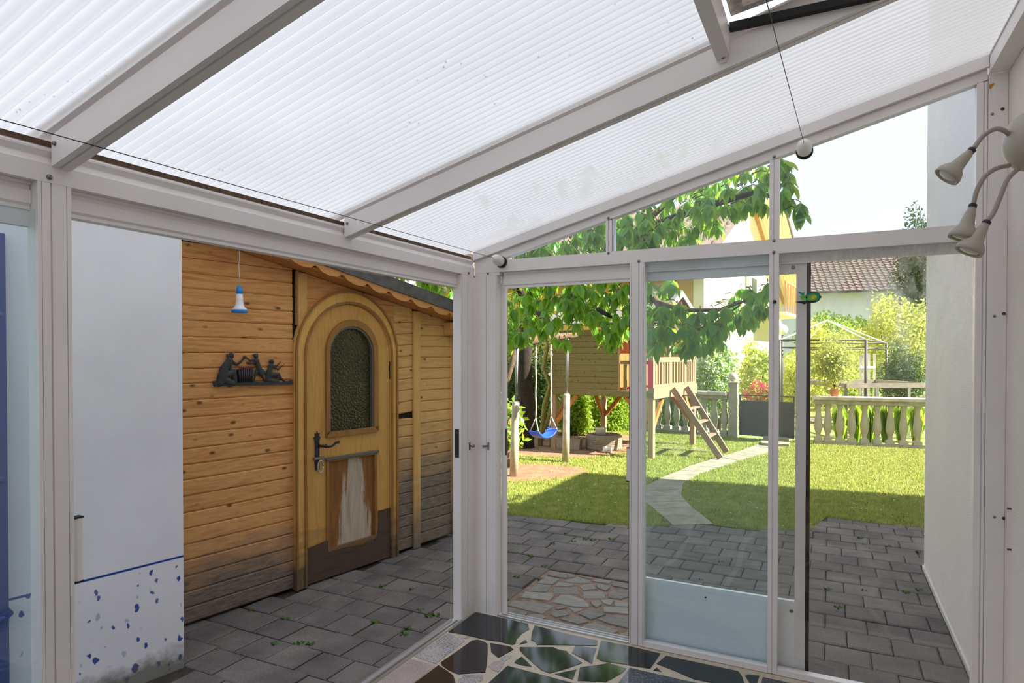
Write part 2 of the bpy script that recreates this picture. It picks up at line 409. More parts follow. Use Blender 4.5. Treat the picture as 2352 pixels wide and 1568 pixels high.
def make_speckle_wall():
    m = Mat('speckled_paint'); p = m.pos('Object'); sep = m.n('ShaderNodeSeparateXYZ'); m.l(p, sep.inputs[0])
    z = sep.outputs['Z']
    base = m.ramp(m.noise(p, 2.5, 3), [(0.3,lin('E9E7EC')),(0.7,lin('F3F1F5'))])
    warp = m.n('ShaderNodeVectorMath', operation='ADD'); nzc = m.n('ShaderNodeTexNoise'); nzc.inputs['Scale'].default_value = 30; m.l(p, nzc.inputs['Vector'])
    s1 = m.n('ShaderNodeVectorMath', operation='SCALE'); m.l(nzc.outputs['Color'], s1.inputs[0]); s1.inputs['Scale'].default_value = 0.035
    m.l(p, warp.inputs[0]); m.l(s1.outputs[0], warp.inputs[1])
    v = m.n('ShaderNodeTexVoronoi'); v.inputs['Scale'].default_value = 19.0; mp = m.n('ShaderNodeMapping'); mp.inputs['Rotation'].default_value = (0,0.7,0); mp.inputs['Scale'].default_value = (1.25,0.3,0.8); m.l(warp.outputs[0], mp.inputs[0]); m.l(mp.outputs[0], v.inputs['Vector'])
    size = m.n('ShaderNodeSeparateColor'); m.l(v.outputs['Color'], size.inputs[0])
    rad = m.maprange(size.outputs[0], 0.0, 1.0, 0.06, 0.34)
    dots = m.maprange(m.math('SUBTRACT', v.outputs['Distance'], rad), -0.05, 0.02, 1.0, 0.0)
    pale = m.maprange(size.outputs[1], 0.2, 1.0, 0.95, 0.35)
    below = m.maprange(z, 0.478, 0.481, 1.0, 0.0)
    col = m.mix(m.math('MULTIPLY', m.math('MULTIPLY', dots, below), pale), base, lin('254A9C'))
    line = m.math('MULTIPLY', m.maprange(z, 0.476, 0.479, 0.0, 1.0), m.maprange(z, 0.487, 0.490, 1.0, 0.0))
    col = m.mix(line, col, lin('1F4796'))
    dz = m.math('ADD', z, m.math('MULTIPLY', m.math('SUBTRACT', m.noise(p, 9.0, 5, 0.65), 0.5), 0.20))
    col = m.mix(m.maprange(dz, -0.05, 0.03, 0.85, 0.0), col, lin('6E6C5C'))
    b = m.bsdf(col, 0.85, 0, 0.25); m.bump(b, m.noise(p, 90, 2), 0.08, 0.01); M['speckled_paint'] = m.fin(b)
make_speckle_wall()

def make_paver():
    m = Mat('paver_concrete'); oi = m.n('ShaderNodeObjectInfo')
    base = m.ramp(oi.outputs['Random'], [(0.0,lin('645C5B')),(0.5,lin('766E6B')),(1.0,lin('877E78'))])
    g = m.noise(m.pos('World'), 130, 2, 0.7); lo = m.noise(m.pos('World'), 3.5, 4)
    col = m.mix(0.55, base, m.ramp(lo, [(0.3,lin('544E4C')),(0.7,lin('958A82'))]))
    col = m.mix(m.ramp(g, [(0.35,0.45),(0.6,0.0)]), col, lin('4E4A47'))
    b = m.bsdf(col, 0.9, 0, 0.25); m.bump(b, g, 0.35, 0.006); M['paver_concrete'] = m.fin(b)
make_paver()
def make_flag():
    m = Mat('flagstone'); oi = m.n('ShaderNodeObjectInfo')
    base = m.ramp(oi.outputs['Random'], [(0.0,lin('6B6862')),(0.5,lin('827E77')),(1.0,lin('A19B91'))])
    g = m.noise(m.pos('World', (4,16,1)), 5, 5, 0.65)
    col = m.mix(0.5, base, m.ramp(g, [(0.3,lin('67645F')),(0.7,lin('A6A097'))]))
    b = m.bsdf(col, 0.8, 0, 0.3); m.bump(b, g, 0.4, 0.01); M['flagstone'] = m.fin(b)
make_flag()
def granite(name, cols, scale, rough=0.08):
    m = Mat(name); p = m.pos('World'); n1 = m.noise(p, scale, 3, 0.7); n2 = m.noise(p, 7, 4)
    st = [(0.34 + 0.32*i/(len(cols)-1), lin(c)) for i,c in enumerate(cols)]
    col = m.mix(0.25, m.ramp(n1, st), m.ramp(n2, [(0.35,lin(cols[0])),(0.65,lin(cols[-1]))]))
    M[name] = m.fin(m.bsdf(col, rough, 0, 0.5))
granite('stone_dark', ['181B1C','22272A','2C3030'], 25); granite('stone_purple', ['1F1A1D','2B2428','352C30'], 120)
granite('stone_salt', ['26262C','B9B3B4','CFC8C6'], 110, 0.2); granite('stone_pink', ['968480','B3A29E','C4B8B4'], 130, 0.25)
granite('stone_blue', ['20242C','3D434E','7C828C'], 90, 0.1)

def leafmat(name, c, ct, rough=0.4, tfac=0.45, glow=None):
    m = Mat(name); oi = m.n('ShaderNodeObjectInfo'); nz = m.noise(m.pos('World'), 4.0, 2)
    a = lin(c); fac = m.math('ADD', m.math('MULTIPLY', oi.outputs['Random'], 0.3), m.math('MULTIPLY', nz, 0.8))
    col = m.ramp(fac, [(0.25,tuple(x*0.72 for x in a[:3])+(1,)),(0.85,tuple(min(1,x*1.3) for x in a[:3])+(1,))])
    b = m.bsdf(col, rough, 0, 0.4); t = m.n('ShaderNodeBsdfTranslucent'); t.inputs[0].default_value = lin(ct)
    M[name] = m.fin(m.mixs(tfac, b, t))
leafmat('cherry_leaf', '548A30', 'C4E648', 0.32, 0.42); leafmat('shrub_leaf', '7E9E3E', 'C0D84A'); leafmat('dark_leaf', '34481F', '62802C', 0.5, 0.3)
leafmat('yellow_leaf', 'A3AC58', 'C8CE68'); leafmat('conifer_leaf', '4C5A36', '6E7C48', 0.6, 0.25); leafmat('white_petal', 'EDE8DE', 'F2EFE4', 0.6); leafmat('red_petal', 'C8435A', 'E0607A', 0.6)
def make_grass():
    m = Mat('grass'); nz = m.noise(m.pos('World'), 9.0, 4); n2 = m.noise(m.pos('World'), 1.1, 2)
    col = m.ramp(nz, [(0.3,lin('768A38')),(0.55,lin('A6AC58')),(0.8,lin('CCC88C'))])
    col = m.mix(m.ramp(n2, [(0.4,0.0),(0.75,0.45)]), col, lin('A4B04E'))
    b = m.bsdf(col, 0.6, 0, 0.25); t = m.n('ShaderNodeBsdfTranslucent'); m.l(m.mix(0.5, col, lin('D4D680')), t.inputs[0])
    M['grass'] = m.fin(m.mixs(0.35, b, t))
make_grass()
simple('turf', '55702A', 0.95, var=0.35, vscale=20, coords='World', bump=0.4)
simple('far_ground', '7E8A4A', 0.95, var=0.3, vscale=2, coords='World')

# ================================================================== SETTING: the house and the conservatory
XW = 2.575                      # plane of the house wall
YR = -4.6                       # rear end of the conservatory
def structure(name):
    o = empty(name); o['kind'] = 'structure'; return o

y_end = 2.4
while pxof((XW, y_end, 1.0))[0] > 2125: y_end += 0.005
MB().box(XW, 9.5, YR-3.0, y_end, -0.4, 6.0).build('wall_right', M['stucco'], kind='structure')
MB().box(3.35, 9.5, y_end+0.002, 5.45, -0.4, 3.7).build('wall_annex', M['stucco'], kind='structure')
MB().hexa([(2.2,YR-3.3,5.95),(9.8,YR-3.3,5.95),(9.8,y_end+0.3,5.95),(2.2,y_end+0.3,5.95),(2.2,YR-3.3,6.1),(9.8,YR-3.3,7.6),(9.8,y_end+0.3,7.6),(2.2,y_end+0.3,6.1)]).build('roof_house', M['tile_far'], kind='structure')
MB().box(XW-0.012, XW-0.001, 0.08, y_end, -0.115, -0.075).build('trim_1', M['white_board'], kind='structure')
MB().box(-0.10, XW-0.002, YR-0.25, YR, -0.15, 3.0).build('wall_rear', M['stucco_plain'], kind='structure')

# ---- floor of polished stone slabs set in grout
floor = structure('floor')
MB().box(-0.02, XW-0.002, YR, 0.0, -0.25, -0.003).build('grout_bed', M['grout'], floor)
def cA(a,b): return GG(820+a*0.21259, 1380+b*0.21259, 0.0)
def cB(a,b): return GG(1300+a*0.21259, 1400+b*0.21259, 0.0)
A_, B_ = 'A', 'B'
SLABS = [
 ('dark', A_, [(1270,112),(1320,112),(1560,170),(1845,243),(1862,300),(1780,350),(1725,410),(1710,460),(1680,470),(1520,432),(1420,420),(1230,378),(1130,355),(985,330),(1100,240)]),
 ('dark', None, [('A',1918,262),('B',60,268),('B',340,330),('B',335,382),('B',0,378),('A',1945,470),('A',1925,435),('A',1880,420),('A',1892,330)]),
 ('salt', A_, [(975,348),(1100,395),(1165,425),(1110,470),(850,675),(790,655),(600,590),(700,530)]),
 ('salt', A_, [(1125,392),(1180,380),(1215,390),(1190,410)]),
 ('pink', A_, [(562,618),(830,690),(840,700),(610,884),(480,1000),(-60,1000),(120,880)]),
 ('purple', A_, [(905,660),(1180,470),(1240,425),(1300,415),(1370,435),(1410,460),(1412,560),(1400,700),(1385,765),(1100,785),(1060,775),(985,740),(915,690)]),
 ('purple', A_, [(1440,450),(1660,490),(1690,520),(1530,610),(1450,545)]),
 ('pink', A_, [(1420,700),(1470,655),(1545,640),(1590,665),(1530,765),(1470,745)]),
 ('salt', A_, [(1545,625),(1600,590),(1670,590),(1640,620),(1590,650)]),
 ('salt', A_, [(1090,850),(1160,795),(1365,795),(1360,840),(1310,884),(1260,960),(1120,960)]),
 ('purple', A_, [(880,690),(985,760),(1040,800),(1065,884),(1090,1000),(500,1000),(620,884)]),
 ('dark', A_, [(1625,697),(2000,795),(2300,875),(2700,980),(2700,1090),(1290,1000)]),
 ('dark', A_, [(1715,640),(1780,597),(1890,705),(1790,690),(1700,665)]),
 ('dark', None, [('A',1758,495),('A',2120,495),('A',2170,520),('A',2270,540),('B',0,445),('B',175,570),('B',0,635),('A',2080,775),('A',1990,740),('A',1830,600),('A',1760,530)]),
 ('dark', B_, [(100,390),(330,410),(295,500),(283,580),(65,462)]),
 ('dark', B_, [(380,330),(690,392),(1020,470),(960,560),(910,632),(700,600),(640,585),(470,565),(385,550),(330,515)]),
 ('dark', None, [('A',2140,785),('B',112,643),('B',72,748)]),
 ('dark', B_, [(150,620),(470,575),(650,632),(600,680),(500,740),(430,775),(125,762)]),
 ('blue', B_, [(690,625),(1300,765),(1480,800),(1750,880),(1700,1000),(380,1000),(570,785)]),
 ('dark', B_, [(1080,495),(1860,660),(1905,720),(1925,790),(1930,840),(1570,785),(1380,745),(1160,650),(980,580)]),
 ('dark', B_, [(1970,695),(2090,710),(2065,785),(2040,830),(1985,790),(1935,710)]),
 ('blue', B_, [(2125,725),(2300,762),(2900,890),(2900,1000),(2080,920)]),
 ('dark', B_, [(945,650),(980,622),(1030,665)]),
 ('dark', A_, [(1750,465),(1820,415),(1840,445)]),
]
SM = {'dark':'stone_dark','salt':'stone_salt','pink':'stone_pink','purple':'stone_purple','blue':'stone_blue'}
for kind, org, poly in SLABS:
    pts = []
    for q in poly:
        if org is None: p = (cA if q[0]=='A' else cB)(q[1], q[2])
        else: p = (cA if org=='A' else cB)(*q)
        pts.append((min(max(p[0],0.012),XW-0.02), min(p[1],-0.012)))
    MB().prism(pts, lambda a,b:(a,b,-0.02), lambda a,b:(a,b,0.0)).build('stone_slab', M[SM[kind]], floor)
# the rest of the floor, nearer than the photo shows
gx, gy = 6, 9
jit = {(i,j):(random.uniform(-.10,.10) if 0<i<gx else 0, random.uniform(-.10,.10) if 0<j<gy else 0) for i in range(gx+1) for j in range(gy+1)}
for i in range(gx):
    for j in range(gy):
        cs = []
        for a,b in ((i,j),(i+1,j),(i+1,j+1),(i,j+1)):
            jx,jy = jit[(a,b)]; cs.append((0.0+a*XW/gx+jx, YR+b*(3.9)/gy+jy))
        mx = sum(c[0] for c in cs)/4; my = sum(c[1] for c in cs)/4
        if min(pxof((c[0],c[1],0))[1] if c[1] > CP[1]+0.9 else 9999 for c in cs) < 1600: continue
        pts = [(min(max(c[0]+(mx-c[0])*0.09,0.012),XW-0.012), c[1]+(my-c[1])*0.09) for c in cs]
        MB().prism(pts, lambda a,b:(a,b,-0.02), lambda a,b:(a,b,0.0)).build('stone_slab', M[SM[random.choice(['dark','dark','dark','purple','salt','blue'])]], floor)

WF = M['white_frame']
def grooved(a, b, d0, d1, grooves, gd=0.006):
    """closed profile from s=a..b, face at depth d0, back at d1, with grooves cut into the face"""
    sg = 1 if d1 > d0 else -1
    p = [(a,d0)]
    for s0,s1 in grooves: p += [(s0,d0),(s0,d0+sg*gd),(s1,d0+sg*gd),(s1,d0)]
    return p + [(b,d0),(b,d1),(a,d1)]

# ---- wall_left: posts, gutter beam, rail, panes (inner face at x = 0)
wl = structure('wall_left')
sec = [(0,2.022),(0,2.072),(-.012,2.092),(-.002,2.108),(-.002,2.114),(-.016,2.114),(-.02,2.122),(-.03,2.122),(-.03,2.128),(-.10,2.128),(-.10,2.022)]
MB().prism(sec, lambda x,z:(x,YR,z), lambda x,z:(x,-0.002,z)).build('gutter_beam', WF, wl)
gut = [(-.104,2.02),(-.22,2.02),(-.24,2.06),(-.24,2.15),(-.232,2.15),(-.232,2.065),(-.215,2.03),(-.104,2.03)]
MB().prism(gut, lambda x,z:(x,YR,z), lambda x,z:(x,0.08,z)).build('gutter', WF, wl)
MB().box(-0.034, -0.024, YR, 0.0, 2.128, 2.142).build('filler_strip', M['filler'], wl)
def left_post(y0, y1, grooves, z0=0.0, xb=-0.05, name='post'):
    return MB().prism(grooved(y0, y1, 0.0, xb, grooves), lambda s,d:(d,s,z0), lambda s,d:(d,s,2.0215)).build(name, WF, wl)
PY = [(-2.347,-2.262)]
left_post(-2.347, -2.262, [(-2.338,-2.3365),(-2.316,-2.311),(-2.275,-2.273)])
left_post(-3.51, -3.425, [(-3.48,-3.475),(-3.44,-3.438)])
left_post(YR+0.001, YR+0.06, [(YR+0.03,YR+0.034)])
# corner post, two faces and its reveals
MB().prism([(0,-.142),(-.004,-.1415),(-.004,-.1365),(0,-.136),(0,-.082),(-.005,-.082),(-.005,-.078),(0,-.078),(0,-.016),(.003,-.004),(.016,.0),(.078,.0),(.078,.005),(.082,.005),(.082,.0),(.146,.0),(.148,.004),(.152,.004),(.153,.0),(.153,.052),(.05,.052),(.05,.08),(-.08,.08),(-.08,-.05),(-.052,-.05),(-.052,-.142)], lambda x,y:(x,y,0.0), lambda x,y:(x,y,2.0215)).build('corner_post', WF, wl)
MB().box(-.058,-.0525,-.149,-.02,-.06,2.02).box(-.0525,-.004,-.149,-.1425,-.03,2.02).build('reveal', WF, wl)
# upper rail inside the opening, threshold
for y0,y1 in ((-2.262,-.1495),(-3.425,-2.348),(YR+.06,-3.511)):
    MB().prism([(-.03,2.0215),(-.03,2.012),(-.036,2.012),(-.036,2.0),(-.03,1.998),(-.03,1.962),(-.036,1.955),(-.036,1.945),(-.075,1.945),(-.075,2.0215)], lambda x,z:(x,y0,z), lambda x,z:(x,y1,z)).build('sliding_rail', WF, wl)
MB().box(-.012,0.004,-2.262,-.1425,-.02,.004).box(-.040,-.030,-2.262,-.15,-.03,-.002).box(-.075,-.065,-2.262,-.15,-.03,-.004).build('threshold_rail', M['alu'], wl)
MB().box(-.085,-.012,YR,-.02,-.10,-.02).build('threshold_base', WF, wl)
MB().box(-.02,-.0,YR+.06,-3.511,0,.03).box(-.02,-.0,-3.425,-2.348,0,.03).build('sill', WF, wl)
for y0,y1 in ((-3.425,-2.348),(YR+.06,-3.511)):
    MB().box(-.014,-.010,y0,y1,.03,1.944).build('glass_pane', M['glass'], wl)
for y,z in ((-2.318,2.037),(-.072,2.034),(-3.477,2.037)):
    MB().lathe([(.0075,0),(.0075,.003),(.005,.007)], (0.0,y,z), (1,0,0), 10).build('bolt', M['steel'], wl)
MB().lathe([(.006,0),(.006,.004),(.003,.007)], (0.002,-.002,2.020), (1,-1,0), 10).build('bolt', M['steel'], wl)
MB().box(-.046,-.018,-.1515,-.1496,.95,1.116).build('strike_plate', M['dark_metal'], wl)
MB().box(-.0005,.006,-.066,-.056,.985,1.03).lathe([(.004,0),(.006,.02),(.009,.034)], (.004,-.061,1.008), (.9,-.3,.1), 8).build('latch', M['steel'], wl)

# ---- wall_front: transom, posts, gable glazing (inner face at y = 0)
wf = structure('wall_front')
RS, RB = 0.258, 2.067            # roof slope, underside of the rafters at x = 0
def rb(x): return RB + RS*x
MB().box(.0, 2.466, .0005, .05, 2.040, 2.109).box(-.002,2.466,.05,.08,2.022,2.109).build('transom', WF, wf)
MB().prism([(.0,2.022),(.17,2.022),(.17,2.0395),(.0,2.0395)], lambda x,z:(x,.001,z), lambda x,z:(x,.05,z)).build('transom_seat', WF, wf)
def front_post(x0,x1,z0,z1,grooves,yb=.045,name='post'):
    return MB().prism(grooved(x0,x1,0.0,yb,grooves), lambda s,d:(s,d,z0), lambda s,d:(s,d,z1)).build(name, WF, wf)
front_post(.957,1.036,0,2.0395,[(.965,.967),(1.004,1.008),(1.030,1.0315)])
front_post(1.648,1.692,0,2.0395,[(1.666,1.672)])
front_post(2.466,2.503,0,rb(2.485)-.002,[(2.489,2.4935)],.05,'frame_post')
front_post(2.504,XW-.001,0,2.735,[(2.5045,2.506)],.06,'end_post')
front_post(.823,.857,2.1095,rb(.823),[(.836,.840)],.04,'gable_post')
front_post(1.648,1.692,2.1095,rb(1.648),[(1.666,1.672)],.04,'gable_post')
MB().box(.154,.180,.053,.085,-.06,2.02).build('reveal', WF, wf)
MB().prism([(.03,2.0395),(.03,2.026),(.036,2.026),(.036,2.005),(.030,2.003),(.030,1.965),(.036,1.958),(.036,1.945),(.052,1.945),(.052,2.0215),(.05,2.0215),(.05,2.0395)], lambda y,z:(.1805,y,z), lambda y,z:(.9565,y,z)).build('sliding_rail', WF, wf)
for x0,x1 in ((1.037,1.6475),(1.693,2.4655)):
    MB().prism([(.046,2.0395),(.046,2.03),(.05,2.028),(.05,2.003),(.046,2.0),(.046,1.992),(.049,1.992),(.049,2.0395)], lambda y,z:(x0,y,z), lambda y,z:(x1,y,z)).build('sliding_rail', WF, wf)
    MB().box(x0,x1,-.004,.040,.0,.028).build('sill', WF, wf)
    MB().box(x0,x1,.0405,.044,.0,.022).build('gasket', M['gasket'], wf)
MB().box(.9,2.5,.051,.093,1.998,2.0215).build('outer_rail', WF, wf)
MB().box(.155,.9565,-.002,.012,-.02,.006).box(.155,2.5,.05,.056,-.03,-.004).box(.155,2.5,.084,.09,-.03,-.006).build('threshold_rail', M['alu'], wf)
MB().box(-.08,2.5,.0,.093,-.10,-.021).build('threshold_base', WF, wf)
MB().box(1.037,1.6475,.020,.024,.026,2.041).build('glass_pane', M['glass'], wf)
MB().box(1.693,2.4655,.020,.024,.026,2.041).build('glass_pane', M['glass_hazy'], wf)
for x0,x1 in ((.16,.8225),(.858,1.6475),(1.693,2.4655)):
    zz0 = 2.1095
    if x0 < .2: pts = [(x0,zz0),(x1,zz0),(x1,rb(x1)+.01),(x0,zz0+.001)]
    else: pts = [(x0,zz0),(x1,zz0),(x1,rb(x1)+.01),(x0,rb(x0)+.01)]
    MB().prism(pts, lambda x,z:(x,.020,z), lambda x,z:(x,.024,z)).build('gable_pane', M['glass_clear'], wf)
MB().box(.858,.868,.008,.040,2.1095,rb(.86)).build('glazing_bead', M['alu'], wf)
for x,z in ((.092,2.035),(1.006,2.047),(1.669,2.047),(1.669,2.102),(.838,2.102),(1.669,rb(1.669)+.008),(.838,rb(.838)+.008)):
    MB().lathe([(.0075,0),(.0075,.003),(.005,.007)], (x,.001,z), (0,-1,0), 10).build('bolt', M['steel'], wf)
for px_,py_ in ((2279,262),(2284,726),(2284,1187)):
    p = GY(px_,py_,0.0); MB().lathe([(.006,0),(.006,.002),(.004,.005)], (p[0],.0,p[2]), (0,-1,0), 8).build('bolt', M['steel'], wf)
for px_,py_ in ((2304,250),(2307,720),(2307,1190)):
    p = GY(px_,py_,0.0); MB().lathe([(.007,0),(.007,.002),(.005,.006)], (p[0]-.002,.0,p[2]), (0,-1,0), 8).build('bolt', M['filler'], wf)
p = GY(2277,198,0.0); MB().prism([(-.008,.009),(.010,.012),(.009,.003),(.003,.0),(.001,-.009),(-.008,-.010)], lambda a,b:(p[0]+a,-.0002,p[2]+b), lambda a,b:(p[0]+a,-.0012,p[2]+b)).build('tape_scrap', M['ochre_board'], wf)
MB().box(.091,.101,-.006,.0005,.985,1.03).lathe([(.004,0),(.006,.02),(.008,.034)], (.096,-.004,1.008), (-.7,-.5,-.05), 8).build('latch', M['steel'], wf)
MB().box(.1805,.1825,.056,.08,.95,1.108).build('strike_plate', M['dark_metal'], wf)
MB().lathe([(.009,0),(.009,.004),(.006,.008)], tuple(GY(1779,693,0.0)), (0,-1,0), 12).build('screw_cap', M['dark_metal'], wf)

# ---- sliding leaves
d1 = structure('door_1')         # left leaf, slid back behind the fixed pane
MB().box(-.060,-.040,-3.33,-3.28,-.01,1.95).box(-.060,-.040,-2.300,-2.258,-.01,1.95).box(-.060,-.040,-3.28,-2.30,1.90,1.95).build('frame', WF, d1)
MB().box(-.058,-.042,-3.28,-2.30,-.01,.34).build('kick_panel', M['panel_white'], d1)
MB().box(-.052,-.048,-3.28,-2.30,.34,1.90).build('glass_pane', M['glass_leaf'], d1)
MB().box(-.056,-.044,-2.2575,-2.240,-.01,1.95).build('brush_seal', M['brush'], d1)
hb = MB().prism([(-.037,-2.2565),(-.037,-2.238),(-.030,-2.229),(-.018,-2.229),(-.012,-2.236),(-.012,-2.246),(-.02,-2.2565)], lambda x,y:(x,y,.900), lambda x,y:(x,y,1.080)).build('handle', M['white_frame'], d1)
MB().box(-.037,-.012,-2.256,-2.229,.895,.8995).box(-.037,-.012,-2.256,-2.229,1.0805,1.085).build('end_cap', M['gasket'], hb)
d2 = structure('door_2')         # front leaf, slid back behind the two fixed panes
MB().box(.950,.995,.060,.080,-.008,1.996).box(1.766,1.812,.060,.080,-.008,1.996).box(.995,1.766,.060,.080,1.945,1.996).build('frame', WF, d2)
MB().box(.995,1.766,.062,.078,-.008,.325).box(.995,1.766,.060,.080,.325,.348).build('kick_panel', M['panel_white'], d2)
MB().box(.995,1.766,.068,.072,.348,1.945).build('glass_pane', M['glass_leaf'], d2)
MB().box(.936,.9495,.064,.076,-.008,1.996).box(1.8125,1.830,.064,.076,-.008,1.996).build('brush_seal', M['brush'], d2)
hb = MB().prism([(.0395,.9485),(.0395,.935),(.033,.928),(.022,.928),(.017,.934),(.017,.9485)], lambda y,x:(x,y+.02,.868), lambda y,x:(x,y+.02,1.043)).build('handle', M['white_frame'], d2)
MB().box(.928,.9485,.037,.0595,.863,.8675).box(.928,.9485,.037,.0595,1.0435,1.048).build('end_cap', M['gasket'], hb)
for z in (.30,1.975):
    MB().lathe([(.009,0),(.009,.003),(.004,.004)], (1.752,.0595,z), (0,-1,0), 12).build('corner_screw', M['steel'], d2)
MB().lathe([(.005,0),(.004,.003)], (1.345,.0615,.295), (0,-1,0), 8).build('drain_plug', M['gasket'], d2)

# ---- ceiling: rafters, corrugated clear sheets, ledger, opened vent
cl = structure('ceiling')
def rafter(y0,y1,x0=.002,x1=2.5,h=.085,name='rafter'):
    ym = y0+(y1-y0)*0.42
    prof = [(y0,0),(ym-.004,0),(ym-.004,.006),(ym+.004,.006),(ym+.004,0),(y1,0),(y1,h),(y0,h)]
    MB().prism(prof, lambda y,z:(x0,y,rb(x0)+z), lambda y,z:(x1,y,rb(x1)+z)).build(name, WF, cl)
    MB().prism([(y0-.012,h+.001),(y1+.012,h+.001),(y1+.012,h+.008),(y0-.012,h+.008)], lambda y,z:(-.12,y,rb(-.12)+z+.028), lambda y,z:(2.56,y,rb(2.56)+z+.028)).build('cover_strip', WF, cl)
RAF = [(-2.313,-2.262),(-1.142,-1.090),(-3.50,-3.445)]
for a,b in RAF: rafter(a,b)
for a,b in RAF:
    for s in (a-.001,):
        MB().lathe([(.006,0),(.006,.004)], (.02,s,rb(.0)+.06), (0,-1,0), 8).build('bolt', M['steel'], cl)
# gable rafter: lower flange, groove, upper flange
MB().prism([(.0,.0),(.05,.0),(.05,.12),(-.026,.12),(-.026,.046),(.004,.046),(.004,.040),(.0,.040)], lambda y,z:(.004,y,rb(.004)+z), lambda y,z:(2.503,y,rb(2.503)+z)).build('gable_rafter', WF, cl)
MB().prism([(YR+.001,0),(YR+.05,0),(YR+.05,.085),(YR+.001,.085)], lambda y,z:(.002,y,rb(.002)+z), lambda y,z:(2.5,y,rb(2.5)+z)).build('rafter', WF, cl)
MB().box(2.505,XW-.001,YR,-.001,2.735,2.80).build('ledger', WF, cl)
MB().box(2.50,XW-.001,YR,.06,2.8005,2.84).build('ledger_cap', WF, cl)
PITCH, AMP = 0.035, 0.0075
def sheet(y0,y1,x0,x1,dz=0.0,name='roof_sheet',zf=None,parent=cl):
    n = max(1,round((y1-y0)/PITCH)); seg = n*8
    ys = np.linspace(y0,y1,seg+1); zo = AMP*np.cos((ys-y0)/(y1-y0)*n*2*math.pi)
    xs = np.linspace(x0,x1,5); V = []
    for x in xs:
        zb = (zf(x) if zf else rb(x)+.098)+dz
        V.append(np.stack([np.full_like(ys,x), ys, zb+zo],1))
    V = np.concatenate(V); m = seg+1
    F = np.array([(i*m+j,i*m+j+1,(i+1)*m+j+1,(i+1)*m+j) for i in range(4) for j in range(seg)])
    return rawmesh(name, V, F, M['polycarbonate'], parent, smooth=True)
VX0, VX1 = 1.63, 2.22
sheet(-1.09,-.026,-.13,2.52)
sheet(-2.262,-1.142,-.13,VX0-.02)
sheet(-2.262,-1.142,VX1+.02,2.52)
sheet(-3.445,-2.313,-.13,2.52)
sheet(YR+.05,-3.50,-.13,2.52)
# purlin with its screwed flange and the opened vent flap
for x0,x1,nm in ((1.578,1.618,'purlin'),(2.235,2.27,'purlin')):
    MB().prism([(x0,rb(x0)+.035),(x1,rb(x1)+.035),(x1,rb(x1)+.125),(x0,rb(x0)+.125)], lambda x,z:(x,-2.261,z), lambda x,z:(x,-1.143,z)).build(nm, WF, cl)
fl = MB().prism([(1.583,2.478),(1.590,2.470),(1.606,2.470),(1.613,2.478),(1.613,rb(1.6)+.06),(1.583,rb(1.6)+.06)], lambda x,z:(x,-1.1475,z+.03), lambda x,z:(x,-1.1430,z+.03)).build('flange', WF, cl)
for z in (2.515,2.528): MB().lathe([(.005,0),(.005,.004)], (1.598,-1.148,z), (0,-1,0), 8).build('screw', M['steel'], fl)
w1 = structure('window_1')
def vf(x): return rb(VX1)+.118 + (x-VX1)*0.155
sheet(-2.225,-1.185,VX0+.03,VX1-.01,.012,'vent_sheet',vf,w1)
for (ya,yb,xa,xb) in ((-2.235,-1.172,VX0-.005,VX0+.035),(-2.235,-1.172,VX1-.035,VX1+.005),(-2.235,-2.205,VX0+.035,VX1-.035),(-1.202,-1.172,VX0+.035,VX1-.035)):
    MB().prism([(xa,vf(xa)-.035),(xb,vf(xb)-.035),(xb,vf(xb)+.003),(xa,vf(xa)+.003)], lambda x,z:(x,ya,z), lambda x,z:(x,yb,z)).build('vent_frame', M['vent_metal'], w1)
MB().box(VX0-.01,VX1,-1.168,-1.1435,rb(VX0)+.105,rb(VX0)+.128).build('vent_seal', M['gasket'], w1)
MB().tube([(1.64,-1.70,vf(1.64)-.04),(1.64,-1.70,rb(1.64)+.13)],.012,10).build('vent_stay', M['dark_metal'], w1)

# ================================================================== GROUND, PATIO, PATH
MB().box(-60,60,-20,90,-0.30,-0.125).build('ground', M['far_ground'], kind='structure')
LEDGE = [tuple(GG(*p)[:2]) for p in ((1060,1172),(1150,1182),(1300,1193),(1440,1206),(1500,1208),(1545,1206))]
LEDGE2 = [tuple(GG(*p)[:2]) for p in ((1640,1203),(1700,1213),(1800,1219),(1868,1215),(1895,1186),(1960,1196),(2127,1213))] + [(3.3,4.05)]
def edge_y(x):
    pts = [(-3.0,2.2)] + LEDGE + LEDGE2
    for (xa,ya),(xb,yb) in zip(pts,pts[1:]):
        if xa <= x <= xb: return ya+(yb-ya)*(x-xa)/max(1e-6,xb-xa)
    return pts[-1][1] if x > 0 else pts[0][1]
patio = structure('patio')
MB().box(-1.9,2.56,-3.6,4.0,-.124,-.112).box(2.5605,3.34,y_end+.01,4.2,-.124,-.112).build('joint_bed', M['joint_soil'], patio)
PW_, PH_, GAP = 0.227, 0.228, 0.007
def paver_mesh():
    mb = MB(); c = .05; h = .05
    vs = [(-.5,-.5,-h),(.5,-.5,-h),(.5,.5,-h),(-.5,.5,-h),(-.5,-.5,-.006),(.5,-.5,-.006),(.5,.5,-.006),(-.5,.5,-.006),(-.5+c,-.5+c,0),(.5-c,-.5+c,0),(.5-c,.5-c,0),(-.5+c,.5-c,0)]
    fs = [(0,3,2,1)] + [(i,(i+1)%4,4+(i+1)%4,4+i) for i in range(4)] + [(4+i,4+(i+1)%4,8+(i+1)%4,8+i) for i in range(4)] + [(8,9,10,11)]
    return mb.add(vs,fs).mesh('paver', M['paver_concrete'])
PM = paver_mesh()
def shed_line(y): return -1.571 + math.tan(math.radians(10))*(y+.786)
CRZ = (-0.01,.955,.09,1.10)
